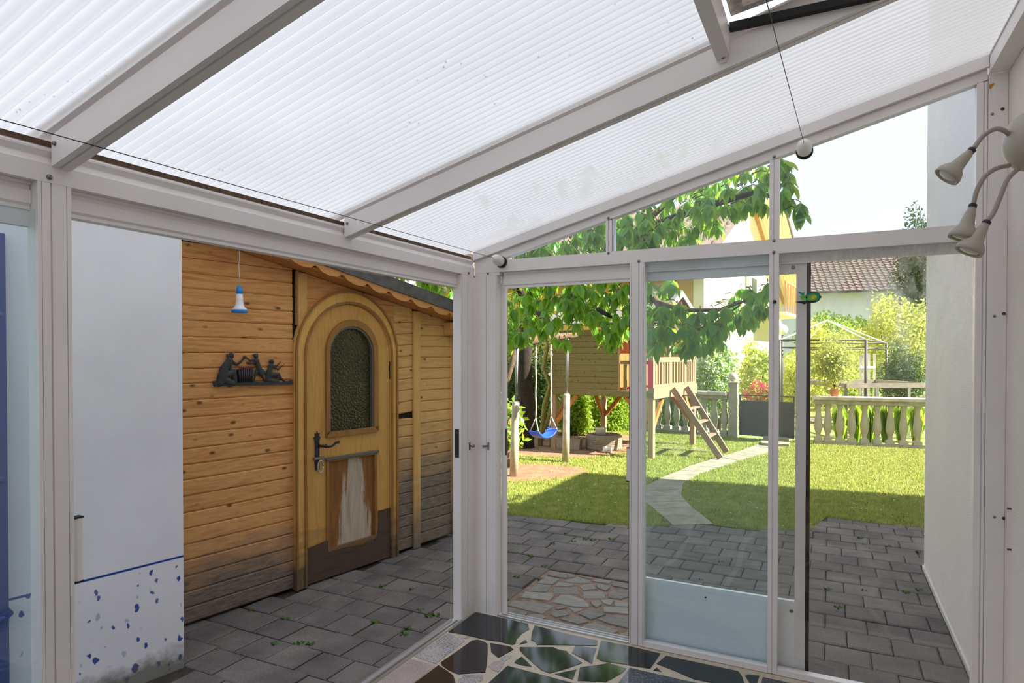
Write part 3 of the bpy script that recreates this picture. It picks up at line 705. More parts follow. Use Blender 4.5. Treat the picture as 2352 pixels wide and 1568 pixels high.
def put_paver(x0,x1,y0,y1):
    if x1-x0 < .05 or y1-y0 < .05: return
    cx_,cy_ = (x0+x1)/2,(y0+y1)/2
    if cx_ < shed_line(cy_)-.06 or cy_ > edge_y(cx_)+.03 or cx_ > (2.56 if cy_ < y_end+.12 else 3.2): return
    if cy_ < -1.06 and cx_ < -1.148+math.tan(math.radians(10))*(cy_+1.098)+.06: return
    o = mobj('paver', PM, patio, (cx_,cy_,ZG+random.uniform(-.004,.003)), (random.uniform(-.012,.012),random.uniform(-.012,.012),random.uniform(-.006,.006)), (x1-x0-GAP,y1-y0-GAP,1))
for k in range(-8, 24):
    y0 = -.87+PH_*k; y1 = y0+PH_
    off = 2.011 if k % 2 else 2.011+PW_/2
    for j in range(-18,8):
        x0 = off+PW_*j; x1 = x0+PW_
        xm = 2.56 if y0 < y_end+.01 else 3.3
        if x0 > xm-.01: continue
        x1c = min(x1,xm)
        if y1 <= .10:
            if x0 >= -.09: continue
            put_paver(x0,min(x1,-.09),y0,y1)
        elif y0 < .10:
            if x1 <= -.09: put_paver(x0,x1,y0,y1)
            elif x0 < CRZ[0]: put_paver(x0,min(x1,CRZ[0]),.10,y1)
            elif x1 > CRZ[1]: put_paver(max(x0,CRZ[1]),x1c,.10,y1)
        else:
            inside = x1 > CRZ[0] and x0 < CRZ[1] and y0 < CRZ[3]-.06
            if not inside: put_paver(x0,x1c,y0,y1)
            elif x0 < CRZ[0]: put_paver(x0,CRZ[0],y0,y1)
            elif x1 > CRZ[1]: put_paver(CRZ[1],x1c,y0,y1)
# crazy paving by the door
MB().box(CRZ[0],CRZ[1],.095,1.16,-.112,-.106).build('mortar_bed', M['mortar'], patio)
def cC(a,b): return GG(1150+a*0.19777, 1180+b*0.19777, ZG)[:2]
FLAGS = [
 [(545,705),(600,672),(780,690),(772,745),(640,728)], [(785,700),(870,710),(850,735),(785,735)], [(900,712),(1065,745),(1050,755),(930,725)],
 [(420,800),(520,722),(690,755),(600,815)], [(730,775),(880,725),(1050,765),(1040,795),(860,797)], [(630,830),(660,790),(850,802),(830,835)],
 [(310,890),(400,812),(595,820),(535,902)], [(605,860),(650,842),(885,840),(905,930),(615,918)], [(900,828),(1060,808),(1120,865),(960,885)],
 [(1105,820),(1160,808),(1275,850),(1220,890),(1130,860)], [(1285,810),(1330,788),(1480,815),(1480,865),(1300,832)], [(1060,775),(1100,752),(1300,775),(1260,808)],
 [(235,965),(280,900),(620,920),(610,960),(560,1005)], [(595,1020),(690,935),(810,940),(965,990),(1025,1045),(1015,1080),(860,1070)],
 [(945,890),(1185,895),(1215,930),(1210,975),(970,975)], [(1250,900),(1480,880),(1480,960),(1400,985),(1250,970)],
 [(75,1055),(150,998),(400,1020),(645,1060),(560,1105),(480,1155),(250,1100)], [(640,1095),(740,1062),(765,1085),(660,1112)],
 [(1040,1010),(1150,1005),(1175,1050),(1110,1085),(1060,1050)], [(1160,995),(1290,985),(1310,1010),(1280,1055),(1200,1035)], [(1320,1030),(1340,1000),(1480,1030),(1480,1075),(1330,1070)],
 [(-60,1105),(40,1070),(320,1140),(250,1200),(100,1180)], [(590,1125),(740,1105),(805,1165),(640,1195),(575,1160)], [(780,1075),(960,1100),(860,1140)],
 [(1190,1080),(1300,1075),(1480,1090),(1480,1160),(1200,1135)], [(910,1160),(1010,1100),(1090,1098),(1220,1165),(1050,1225)],
 [(300,1210),(350,1165),(480,1165),(530,1200),(420,1250)], [(680,1215),(880,1185),(1020,1255),(890,1275)], [(1125,1220),(1330,1170),(1480,1195),(1480,1325),(1240,1265)],
 [(505,1250),(560,1220),(915,1310),(850,1358),(640,1300)], [(905,1345),(970,1290),(1090,1255),(1370,1355),(1220,1418),(1080,1385)], [(1370,1400),(1480,1355),(1480,1420),(1390,1420)],
 [(1230,1435),(1400,1430),(1480,1460),(1480,1490),(1300,1455)],
 [(1500,900),(1640,930),(1620,1010),(1510,990)], [(1500,1060),(1640,1040),(1640,1150),(1510,1140)], [(1500,1190),(1640,1180),(1650,1300),(1520,1330)],
]
for poly in FLAGS:
    pts = [cC(*q) for q in poly]; pts = [(min(max(x,CRZ[0]),CRZ[1]),max(y,.096)) for x,y in pts]
    mx = sum(p[0] for p in pts)/len(pts); my = sum(p[1] for p in pts)/len(pts); dz = random.uniform(-.003,.004)
    mb = MB(); n = len(pts)
    vs = [(x,y,-.118) for x,y in pts]+[(x,y,ZG-.003+dz) for x,y in pts]+[(x+(mx-x)*.05,y+(my-y)*.05,ZG+dz) for x,y in pts]
    fs = [tuple(range(n))[::-1],tuple(range(2*n,3*n))]+[(k*n+i,k*n+(i+1)%n,(k+1)*n+(i+1)%n,(k+1)*n+i) for k in range(2) for i in range(n)]
    mb.add(vs,fs).build('flagstone', M['flagstone'], patio)
# weeds in the joints
def tuft_mesh(n=14, r=.04, h=.03):
    V=[];F=[]
    for i in range(n):
        a=random.uniform(0,6.28); rr=random.uniform(0,.4)*r; x,y=rr*math.cos(a),rr*math.sin(a); L=random.uniform(.5,1)*r
        d=Vector((math.cos(a),math.sin(a),0)); s=Vector((-d.y,d.x,0))*.004; b=len(V)
        p=Vector((x,y,0)); V+=[p-s,p+s,p+d*L*.6+Vector((0,0,h*random.uniform(.5,1)))+s*.8,p+d*L+Vector((0,0,h*random.uniform(.2,.6)))]; F.append((b,b+1,b+2,b+3))
    return MB().add(V,F).mesh('weed', M['weed'])
TM = [tuft_mesh() for _ in range(4)]
WEEDS = [(1187,1325),(1150,1250),(1190,1250),(1270,1248),(1218,1276),(1250,1300),(1318,1243),(1345,1238),(1362,1240),(1300,1225),(1405,1238),(1240,1330),(690,1475),(712,1478),(680,1478),(930,1456),(860,1428),(880,1346),(945,1352),(1015,1352),(965,1400),(985,1415),(1000,1412),(935,1442),(1940,1202),(1975,1235),(2110,1268),(2000,1260),(2080,1360),(2110,1355),(1985,1355),(1900,1352),(1905,1310),(1925,1395),(1985,1250),(2040,1255),(2095,1225),(655,1420),(630,1478),(1160,1265),(1610,1330),(1655,1290),(575,1400),(500,1492)]
for i,(a,b) in enumerate(WEEDS):
    p = GG(a,b); o = mobj('weed', TM[i%4], None, (p[0],p[1],ZG-.006), (0,0,random.uniform(0,6)), [random.uniform(.4,.8)]*3)
    wl_, wg_ = (('small weed tuft in a paver joint beside the wooden shed','weeds by the shed') if a < 1060 else ('small weed tuft in a paver joint beyond the open front doorway','weeds beyond the front doorway') if a < 1450 else ('small weed tuft in a paver joint behind the glazed leaf','weeds behind the glazed leaf') if a < 1800 else ('small weed tuft in a paver joint beside the stucco house wall','weeds by the house wall'))
    tag(o, wl_, 'weed', wg_)

# garden path of worn slabs
PR = [tuple(GG(*p)[:2]) for p in ((1640,1203),(1590,1165),(1566,1138),(1570,1110),(1605,1090),(1650,1075),(1700,1058),(1760,1041),(1812,1022))]
PL = [tuple(GG(*p)[:2]) for p in ((1545,1206),(1500,1168),(1468,1140),(1480,1116),(1530,1092),(1590,1068),(1650,1050),(1705,1033),(1752,1016))]
path = structure('garden_path')
for i in range(len(PR)-1):
    for h0,h1 in ((0,.5),(.5,1)):
        def lp(P,t): return np.array(P[i])*(1-t)+np.array(P[i+1])*t
        q = [lp(PL,h0),lp(PR,h0),lp(PR,h1),lp(PL,h1)]; c = sum(q)/4
        q = [c+(x-c)*np.array([.975,.97]) for x in q]
        MB().prism([tuple(x) for x in q], lambda a,b:(a,b,-.14), lambda a,b:(a,b,ZG+.004+random.uniform(-.002,.002))).build('path_slab', M['stone_path'], path)
for (a,b,cc,d) in (((1748,1017),(1815,1021),(1812,1027),(1750,1023)),((1752,1010),(1808,1013),(1812,1018),(1752,1014))):
    q = [tuple(GG(*t)[:2]) for t in (a,b,cc,d)]
    MB().prism(q, lambda a,b:(a,b,-.14), lambda a,b:(a,b,-.05 if cc[1]>1020 else -.02)).build('step_slab', M['stone_path'], path)
# stepping stones by the playhouse
for k,(a,b,cc,d) in enumerate((((1510,1016),(1550,1014),(1575,1021),(1522,1024)),((1512,1027),(1570,1026),(1580,1032),(1510,1034)),((1590,1027),(1620,1030),(1625,1038),(1585,1035)),((1545,1037),(1590,1040),(1585,1046),(1550,1043)))):
    q = [tuple(GG(*t)[:2]) for t in (a,b,cc,d)]
    MB().prism(q, lambda a,b:(a,b,-.14), lambda a,b:(a,b,ZG+.01)).build('path_slab', M['stone_path'], path)

# bare earth under the swing and in the bed at the back
MB().prism([tuple(GG(*t)[:2]) for t in ((1090,1100),(1180,1108),(1290,1100),(1350,1088),(1345,1076),(1280,1068),(1190,1066),(1100,1064))], lambda a,b:(a,b,-.13), lambda a,b:(a,b,ZG+.012)).build('earth_patch', M['soil'], kind='structure')
MB().prism([tuple(GG(*t)[:2]) for t in ((1080,1050),(1190,1048),(1330,1054),(1400,1046),(1445,1040),(1470,1012),(1440,1000),(1300,990),(1050,995))], lambda a,b:(a,b,-.13), lambda a,b:(a,b,ZG+.014)).build('earth_bed', M['soil'], kind='structure')

# lawn: turf and blades
def in_poly(x,y,poly):
    ins = np.zeros(x.shape,bool); n=len(poly)
    for i in range(n):
        xa,ya=poly[i]; xb,yb=poly[(i+1)%n]
        if ya==yb: continue
        c=((ya>y)!=(yb>y))&(x<(xb-xa)*(y-ya)/(yb-ya)+xa); ins^=c
    return ins
LAWN = [(-3.0,2.2)]+LEDGE+[(0.35,3.0),(0.8,3.05)]+LEDGE2+[(6.5,5.6),(6.5,10.3),(1.55,9.72),(.2,9.95),(-1.6,10.6),(-6,11),(-6,2.2)]
lawn = structure('lawn')
MB().prism(LAWN, lambda a,b:(a,b,-.124), lambda a,b:(a,b,-.108)).build('turf', M['turf'], lawn)
PATHP = PL+PR[::-1]
SOILP = [[tuple(GG(*t)[:2]) for t in ((1110,1098),(1180,1103),(1290,1096),(1340,1086),(1335,1078),(1280,1071),(1190,1069),(1110,1068))],[tuple(GG(*t)[:2]) for t in ((1080,1046),(1190,1044),(1330,1050),(1400,1042),(1445,1036),(1470,1012),(1440,1000),(1300,990),(1050,995))]]
N = 420000
gxs = rng.uniform(-4.2,5.0,N); gys = 2.3+ (10.7-2.3)*rng.uniform(0,1,N)**1.25
ok = in_poly(gxs,gys,LAWN)&~in_poly(gxs,gys,PATHP)
for sp in SOILP: ok &= ~(in_poly(gxs,gys,sp)&(rng.uniform(0,1,N)>.12))
gxs,gys = gxs[ok],gys[ok]; n = len(gxs)
an = rng.uniform(0,2*math.pi,n); hh = rng.uniform(.018,.045,n); wd = rng.uniform(.003,.0065,n)*(1+np.clip((gys-3)/6,0,1.2)); le = rng.uniform(.0,.030,n); a2 = rng.uniform(0,2*math.pi,n)
V = np.empty((n,3,3)); V[:,0] = np.stack([gxs-wd*np.cos(an),gys-wd*np.sin(an),np.full(n,-.108)],1); V[:,1] = np.stack([gxs+wd*np.cos(an),gys+wd*np.sin(an),np.full(n,-.108)],1)
V[:,2] = np.stack([gxs+le*np.cos(a2),gys+le*np.sin(a2),-.108+hh],1)
rawmesh('grass_blades', V.reshape(-1,3), np.arange(3*n).reshape(-1,3), M['grass'], lawn, 'stuff')
# daisies
n = 520; gxs = rng.uniform(-1.6,4.0,n); gys = rng.uniform(2.8,8.6,n); ok = in_poly(gxs,gys,LAWN)&~in_poly(gxs,gys,PATHP); gxs,gys = gxs[ok],gys[ok]; n = len(gxs); r = rng.uniform(.007,.012,n)
V = np.empty((n,6,3))
for k in range(6): V[:,k] = np.stack([gxs+r*math.cos(k*1.047),gys+r*math.sin(k*1.047),np.full(n,-.06)],1)
rawmesh('daisies', V.reshape(-1,3), np.arange(6*n).reshape(-1,6), M['white_petal'], lawn, 'stuff')

# ================================================================== WHITE PAINTED WALL AND BLUE PANEL
PWL = Plane((-1.148,-1.098),10)
mw = PWL.matrix()
wn_ = MB().box(-3.2,0.0,0.0,.465,-.2,2.24).build('wall_painted', M['speckled_paint'], kind='structure'); wn_.matrix_world = mw
simple('panel_blue','1B3A86',0.35,var=0.08,vscale=3)
bp = empty('blue_panel', matrix=Matrix.Translation(PWL.w(-1.2,ZG,.02))@Matrix.Rotation(math.radians(80),4,'Z')); tag(bp,'dark blue riveted metal panel behind the left glass pane','panel')
bp.matrix_world = mw
MB().cbox(-1.75,-.762,-.045,-.004,-.10,2.07,.004).build('sheet', M['panel_blue'], bp)
for v in (1.72,1.02,.42): 
    for u in (-.785,-1.72): MB().lathe([(.016,0),(.014,.006),(.006,.011)], (u,-.045,v),(0,-1,0),12).build('rivet', M['panel_blue'], bp)

# ================================================================== GARDEN SHED
PS = Plane((-1.571,-.786),10)
shed = empty('garden_shed', matrix=PS.matrix()); tag(shed,'wooden plank garden shed with arched door and scalloped verge board','shed')
def roofv(u): return 2.22-(u-.372)*.185
MB().box(-.5,2.43,.026,1.6,-.08,1.75).build('body', M['bark_dark'], shed)
MB().prism([(-.5,1.75),(2.43,1.75),(2.43,roofv(2.43)),(-.5,roofv(-.5))], lambda u,v:(u,.026,v), lambda u,v:(u,1.6,v)).build('gable_body', M['bark_dark'], shed)
def plank(u0,u1,v0,v1,mat,dy=0.0,tilt=0.0,thick=.022):
    """one horizontal board, clipped under the sloping roof line"""
    if v0 > roofv(u0)-.01: return
    dy += random.uniform(-.002,.002)
    if v1 > roofv(u1):
        top = []
        def add(u,v): top.append((u,v))
        if v0 >= roofv(u1):
            ue = .372+(2.22-v0)/.185; poly = [(u0,v0),(ue,v0)]
        else: poly = [(u0,v0),(u1,v0),(u1,min(v1,roofv(u1)))]
        if v1 < roofv(u0):
            ue = .372+(2.22-v1)/.185; poly += [(ue,v1),(u0,v1)]
        else: poly += [(u0,roofv(u0))]
        MB().prism(poly, lambda u,v:(u,dy,v), lambda u,v:(u,dy+thick,v)).build('plank', mat, shed)
        return
    sec = [(thick,0),(.006,.0005),(0,.010),(0,v1-v0-.009),(.005,v1-v0-.002),(thick,v1-v0-.002)]
    MB().prism(sec, lambda y,z:(u0,y+dy,v0+z), lambda y,z:(u1,y+dy,v0+z+tilt)).build('plank', mat, shed)
LS = [2.235,2.142,2.051,1.957,1.853,1.762,1.661,1.566,1.469,1.377,1.277,1.172,1.073,.981,.884,.792,.695,.593,.496,.399,.302,.205,.108,.011,-.087]
for a,b in zip(LS[1:],LS): plank(-.02,.752,a,b,M['shed_plank'])
for a,b in zip(LS[1:6],LS): plank(.79,1.70,a,b,M['shed_plank'],.004)
v = 2.002; gapv = 1.055
while v > -.07:
    v0 = max(v-.0945,-.085)
    plank(1.70,1.908,v0,v-(.035 if abs(v-gapv)<.06 else 0),M['shed_plank_light'],.002,(-.016 if v < gapv+.06 else 0)+.014)
    plank(1.983,2.40,v0,v,M['shed_plank_light'],.002)
    v = v0
MB().cbox(.790,.861,-.018,.0,1.60,roofv(.861)-.001,.003).build('corner_strip', M['shed_post'], shed)
MB().cbox(1.907,1.984,-.020,.0,-.095,roofv(1.984)-.001,.003).build('batten', M['shed_post'], shed)
MB().cbox(2.398,2.446,-.022,.03,-.085,roofv(2.446)-.001,.003).build('corner_post', M['shed_post'], shed)
MB().cbox(2.30,2.42,-.13,.0,1.73,1.84,.004).build('eave_block', M['shed_post'], shed)
# roof: soffit boards, scalloped verge board, grey roof slab
def L1(u): return 2.207-.188*(u-.748)
for k in range(18):
    u0 = -.3+k*.158; u1 = u0+.152
    MB().prism([(u0,roofv(u0)+.002),(u1,roofv(u1)+.002),(u1,roofv(u1)+.018),(u0,roofv(u0)+.018)], lambda u,v:(u,-.165,v), lambda u,v:(u,.0,v)).build('soffit_board', M['verge_wood'], shed)
cent = [PS.uv(400+.306*a,520+.306*b,.18)[0] for a,b in ((600,180),(840,250),(1060,330),(1260,400),(1450,465),(1610,525),(1775,580),(1925,625),(2065,670))]
cent = [cent[0]-.27]+cent+[cent[-1]+.27]
us = np.linspace(-.35,2.55,260); low = []
for u in us:
    d = min(abs(u-c) for c in cent)
    low.append((float(u), L1(u)-.062+.026*math.exp(-(d/.032)**2)+.006*math.cos(min(d,.13)/.13*math.pi)))
up = [(2.55,L1(2.55)-.012),(-.35,L1(-.35)-.012)]
poly = low+up
mb = MB(); nl = len(low); vs = []
for y in (-.190,-.168):
    vs += [(u,y,v) for u,v in low]+[(u,y,L1(u)-.010) for u,_ in low]
fs = []
for i in range(nl-1):
    fs += [(i,i+1,nl+i+1,nl+i),(2*nl+i+1,2*nl+i,3*nl+i,3*nl+i+1),(i+1,i,2*nl+i,2*nl+i+1),(nl+i,nl+i+1,3*nl+i+1,3*nl+i)]
fs += [(0,nl,3*nl,2*nl),(nl-1,3*nl-1,4*nl-1,2*nl-1)]
mb.add(vs,fs).build('verge_board', M['verge_wood'], shed)
MB().prism([(-.4,L1(-.4)-.009),(2.62,L1(2.62)-.009),(2.62,L1(2.62)+.095),(-.4,L1(-.4)+.075)], lambda u,v:(u,-.200,v), lambda u,v:(u,1.75,v)).build('roof_slab', M['roof_grey'], shed)
# door frame and door
def archpath(uc,r,vb,vs_,n=28,u0=None,u1=None):
    p = [(uc-r,vb)]+[(uc-r*math.cos(math.pi*i/n),vs_+r*math.sin(math.pi*i/n)) for i in range(n+1)]+[(uc+r,vb)]
    return p
def ring(outer,inner,y0,y1,closed=False):
    mb = MB(); n = len(outer); vs = [(u,y0,v) for u,v in outer]+[(u,y0,v) for u,v in inner]+[(u,y1,v) for u,v in outer]+[(u,y1,v) for u,v in inner]
    fs = []; rngi = range(n if closed else n-1)
    for i in rngi:
        j = (i+1)%n
        fs += [(i,j,n+j,n+i),(2*n+j,2*n+i,3*n+i,3*n+j),(j,i,2*n+i,2*n+j),(n+i,n+j,3*n+j,3*n+i)]
    if not closed: fs += [(0,n,3*n,2*n),(n-1,3*n-1,4*n-1,2*n-1)]
    return mb.add(vs,fs)
UC = 1.2355
wood('moulding_wood','A87840','8A5E2E','5E3C18',2,False,0.5,weather=(0.0,0.35,('574A3C','75654F')))
ring(archpath(1.231,.478,-.10,1.555), archpath(1.2415,.400,-.10,1.535), -.030,.012).build('door_frame', M['door_frame_wood'], shed)
ring(archpath(1.231,.480,-.10,1.555), archpath(1.231,.464,-.10,1.555), -.042,-.0305).build('frame_moulding', M['moulding_wood'], shed)
ring(archpath(1.2415,.418,-.10,1.535), archpath(1.2415,.400,-.10,1.535), -.038,-.0305).build('frame_moulding', M['moulding_wood'], shed)
door = empty('door', matrix=PS.matrix()); door.parent = shed; door.matrix_parent_inverse = PS.matrix().inverted()
U0,U1 = 1.2415-.397,1.2415+.397
ring(archpath(1.2415,.397,.955,1.532), archpath(1.259,.242,.955,1.573), -.014,.02).build('arched_stile', M['door_wood'], door)
MB().cbox(1.017,1.501,-.014,.02,.79,.955,.002).build('middle_rail', M['door_wood'], door)
MB().cbox(U0,1.017,-.014,.02,.10,.9545,.002).build('stile', M['door_wood'], door)
MB().cbox(1.501,U1,-.014,.02,.10,.9545,.002).build('stile', M['door_wood'], door)
MB().cbox(U0,U1,-.014,.02,-.082,.0995,.002).build('bottom_rail', M['door_wood'], door)
ring(archpath(1.259,.246,.952,1.573), archpath(1.253,.210,.985,1.558), -.034,-.0145).build('glass_moulding', M['moulding_wood'], door)
MB().box(1.015,1.505,-.034,-.0145,.945,.985).build('glass_sill', M['moulding_wood'], door)
ring(archpath(1.253,.210,.985,1.558), archpath(1.2515,.196,.985,1.556), -.024,.01).build('glass_bead', M['lead_strip'], door)
gp = archpath(1.253,.212,.97,1.558); MB().prism(gp, lambda u,v:(u,.0,v), lambda u,v:(u,.006,v)).build('pebbled_pane', M['pebbled_glass'], door)
MB().cbox(1.017,1.501,.0,.02,.10,.79,.002).build('lower_panel', M['door_panel_worn'], door)
sq = lambda a,b,c,d:[(a,c),(b,c),(b,d),(a,d)]
ring(sq(1.017,1.501,.10,.79), sq(1.042,1.478,.125,.765), -.022,-.0005,True).build('panel_moulding', M['moulding_wood'], door)
MB().cbox(1.005,1.512,-.032,-.0225,.775,.80,.003).build('panel_ledge', M['lead_strip'], door)
wood('kick_wood','5C4A3C','4A3B30','2E2520',0,False,0.8)
MB().prism([(U0+.004,-.085),(U1-.004,-.085),(U1-.004,.31),(1.515,.31),(1.515,.16),(1.47,.075),(1.03,.105),(1.03,.19),(U0+.004,.17)], lambda u,v:(u,-.0225,v), lambda u,v:(u,-.0145,v)).build('kick_board', M['kick_wood'], door)
hd = MB().prism([(.921,.72),(.958,.72),(.958,.93),(.968,.955),(.955,.965),(.960,.985),(.945,.985),(.94,1.0),(.934,.985),(.92,.985),(.924,.965),(.912,.955),(.921,.93)], lambda u,v:(u,-.0205,v), lambda u,v:(u,-.0145,v)).build('handle_plate', M['iron'], door)
MB().tube([(.945,-.02,.895),(.947,-.052,.895),(.975,-.058,.892),(1.01,-.058,.882),(1.045,-.058,.886),(1.07,-.058,.905),(1.10,-.058,.908)],[.008,.010,.011,.009,.008,.008,.011],8).ball((.985,-.058,.89),.014).build('lever', M['iron'], hd)
MB().cbox(.905,.99,-.036,-.021,.795,.815,.002).build('hasp', M['steel'], hd)
MB().tube([(.950+.022*math.cos(t),-.042,.745+.045*math.sin(t)) for t in np.linspace(0,2*math.pi,20)],.0045,6).build('key_ring', M['alu'], hd)
MB().box(1.634,1.6455,-.020,-.0145,1.356,1.497).build('hinge', M['iron'], door)
MB().tube([(.79,-.05,roofv(.79)),(.79,-.05,roofv(.79)-.02),(.782,-.05,roofv(.79)-.032),(.772,-.05,roofv(.79)-.028),(.770,-.05,roofv(.79)-.018)],.0022,6).build('hook', M['steel'], shed)

# ---- pendant lamp in front of the shed
pl = empty('pendant_lamp', matrix=PS.matrix()@Matrix.Translation((.292,-.12,1.815))); tag(pl,'small blue and white plastic pendant lamp hanging by the shed','lamp')
MB().lathe([(.046,0),(.049,.002),(.049,.014),(.047,.017)],(0,0,0)).build('rim', M['plastic_blue'], pl)
MB().lathe([(.047,.0172),(.043,.026),(.032,.034),(.024,.050),(.0215,.08),(.020,.118)],(0,0,0)).build('shade', M['plastic_white'], pl)
MB().lathe([(.0205,.1182),(.0185,.14),(.0165,.160),(.010,.168)],(0,0,0)).build('cap', M['plastic_blue'], pl)
cz = roofv(.292)-1.815+.004
MB().tube([(0,0,.168),(.001,0,.22),(-.004,.001,.30),(.003,0,.335),(-.002,0,cz-.01),(0,0,cz)],.0032,6).build('cord', M['cord'], pl)

# ---- cast plaque of fruit pickers
pq = empty('wall_plaque', matrix=PS.matrix()@Matrix.Translation((0,-.004,0))); tag(pq,'dark cast relief plaque of three figures around a fruit basket','plaque')
def q6(a,b): return PS.uv(480+a*.21681,560+b*.21681,.02)
def cap(mb, A, B, ra, rb_, y=-.012, fl=.62, n=10):
    (u0,v0),(u1,v1) = q6(*A),q6(*B); k = .00058
    a = np.array([u0,v0]); b = np.array([u1,v1]); m = 5
    for i in range(m+1):
        t = i/m; c = a+(b-a)*t; r = (ra+(rb_-ra)*t)*k
        mb.ball((c[0],y,c[1]), r, n, (1,fl,1))
def figure(name, caps):
    mb = MB()
    for c in caps: cap(mb,*c)
    o = mb.build(name, M['plaque_iron'], pq)
    r = o.modifiers.new('remesh','REMESH'); r.mode='VOXEL'; r.voxel_size=.0035; r.use_smooth_shade=True
    return o
figure('kneeling_figure', [((240,1180),(245,1188),32,28),((203,1182),(203,1182),20,20),((232,1210),(220,1235),18,26),((222,1240),(165,1325),42,48),((165,1325),(150,1390),50,56),((150,1390),(125,1465),58,50),((125,1465),(110,1488),44,30),((150,1400),(270,1365),46,34),((270,1365),(285,1470),34,28),((170,1450),(270,1480),50,30),((240,1242),(300,1278),22,18),((300,1278),(345,1245),17,14),((345,1245),(378,1202),13,13),((205,1260),(235,1340),24,20),((235,1340),(300,1335),18,14)])
figure('standing_figure', [((500,1185),(505,1190),29,26),((480,1175),(515,1170),16,14),((500,1212),(510,1240),16,26),((510,1240),(530,1310),32,32),((530,1310),(555,1370),34,36),((560,1340),(610,1375),26,14),((515,1340),(492,1400),20,15),((492,1400),(482,1455),14,11),((555,1370),(575,1415),20,16),((575,1415),(605,1455),14,11),((495,1232),(440,1235),15,13),((440,1235),(388,1192),12,10),((505,1262),(450,1268),14,12),((450,1268),(398,1258),11,9)])
figure('seated_figure', [((670,1245),(674,1250),29,25),((648,1240),(655,1255),16,14),((662,1272),(665,1290),15,26),((662,1295),(642,1355),32,34),((642,1360),(630,1440),36,34),((640,1385),(740,1385),36,26),((740,1385),(720,1450),26,22),((650,1450),(730,1455),34,24),((740,1400),(800,1455),22,14),((800,1455),(872,1462),13,10),((680,1300),(735,1328),16,14),((735,1328),(800,1278),12,9),((682,1290),(722,1290),14,12),((722,1290),(762,1250),11,8)])
bp_ = [q6(*p) for p in ((305,1330),(472,1330),(455,1462),(318,1462))]
bk = MB().prism(bp_, lambda u,v:(u,-.022,v), lambda u,v:(u,.0,v))
for i in range(7):
    t=(i+.5)/7; a=np.array(bp_[0])*(1-t)+np.array(bp_[1])*t; b=np.array(bp_[3])*(1-t)+np.array(bp_[2])*t
    bk.tube([(a[0],-.022,a[1]),(b[0],-.022,b[1])],.007,6)
bk.build('basket', M['plaque_iron'], pq)
mb = MB()
for i in range(26):
    u,v_ = q6(318+random.random()*140,1312+random.random()*18); mb.ball((u,-.014-random.random()*.012,v_),.0075,8)
u,v_=q6(381,1198); mb.ball((u,-.014,v_),.012,8)
mb.build('apples', M['plaque_red'], pq)
MB().prism([q6(*p) for p in ((50,1455),(110,1450),(300,1470),(480,1455),(620,1462),(800,1462),(880,1442),(885,1485),(620,1495),(290,1502),(60,1510))], lambda u,v:(u,-.020,v), lambda u,v:(u,.0,v)).build('plinth', M['plaque_iron'], pq)

# ================================================================== PLAYHOUSE, LADDER, SWING
PT = Plane((-.571,6.596),9)
ph = empty('playhouse', matrix=PT.matrix()); tag(ph,'wooden stilt playhouse with plank wall, railing and felt gable roof','playhouse')
# local x = away along the railing side, local y = to the left along the plank wall
PZ = ZG
for (x,y) in ((0.05,0.05),(1.92,.05),(.05,1.86),(1.92,1.86)):
    MB().cbox(x-.045,x+.045,y-.045,y+.045,PZ,2.08,.004).build('post', M['play_wood'], ph)
MB().cbox(-.01,.004,-.01,1.91,.87,.955,.003).build('beam', M['olive_plank'], ph)
MB().cbox(.004,1.97,-.012,.003,.85,1.03,.003).build('beam', M['play_wood'], ph)
MB().cbox(1.966,1.99,-.01,1.91,.85,.955,.003).build('beam', M['play_wood'], ph)
MB().cbox(.004,1.966,1.906,1.92,.87,.955,.003).build('beam', M['play_wood'], ph)
for k in range(14): MB().cbox(.006+k*.14,.006+k*.14+.132,.004,1.905,.957,.980,.002).build('deck_board', M['play_wood'], ph)
# plank wall facing the lawn (nine boards), orange cabin wall behind the railing
z = .985
MB().box(.0045,.008,.61,1.89,.985,1.97).build('gap_light_block',M['bark_dark'],ph)  # added dark sheet, stops light from behind showing between the planks
for k in range(10):
    MB().cbox(-.012,.004,.604,1.895,z,z+.096,.003).build('wall_plank', M['olive_plank'], ph); z += .099
for k in range(15):
    MB().cbox(.01+k*.126,.01+k*.126+.12,.606,.624,.982,2.02,.002).build('cabin_board', M['orange_plank'], ph)
MB().cbox(-.016,.006,.575,.606,.955,2.0,.002).build('corner_trim', M['play_wood'], ph)
# railings
for x in (.70,1.40): MB().cbox(x-.028,x+.028,.0,.045,.98,1.86,.003).build('rail_post', M['play_wood'], ph)
for (a,b) in ((.10,.672),(.728,1.372),(1.428,1.875)):
    MB().cbox(a,b,.004,.032,1.43,1.515,.003).build('top_rail', M['play_wood'], ph)
    MB().cbox(a,b,.006,.03,1.03,1.075,.003).build('bottom_rail', M['play_wood'], ph)
    n = 5
    for i in range(n):
        xx = a+(b-a)*(i+.5)/n; MB().cbox(xx-.024,xx+.024,.010,.024,1.076,1.429,.002).build('baluster', M['play_wood'], ph)
MB().cbox(.004,.03,.10,.57,1.40,1.46,.003).build('top_rail', M['olive_plank'], ph)
for yy in (.22,.36,.49): MB().cbox(.010,.024,yy-.03,yy+.03,.982,1.399,.002).build('baluster', M['olive_plank'], ph)
MB().cbox(-.004,.002,.0,.092,1.03,1.46,.001).build('red_banner', M['red_paint'], ph)
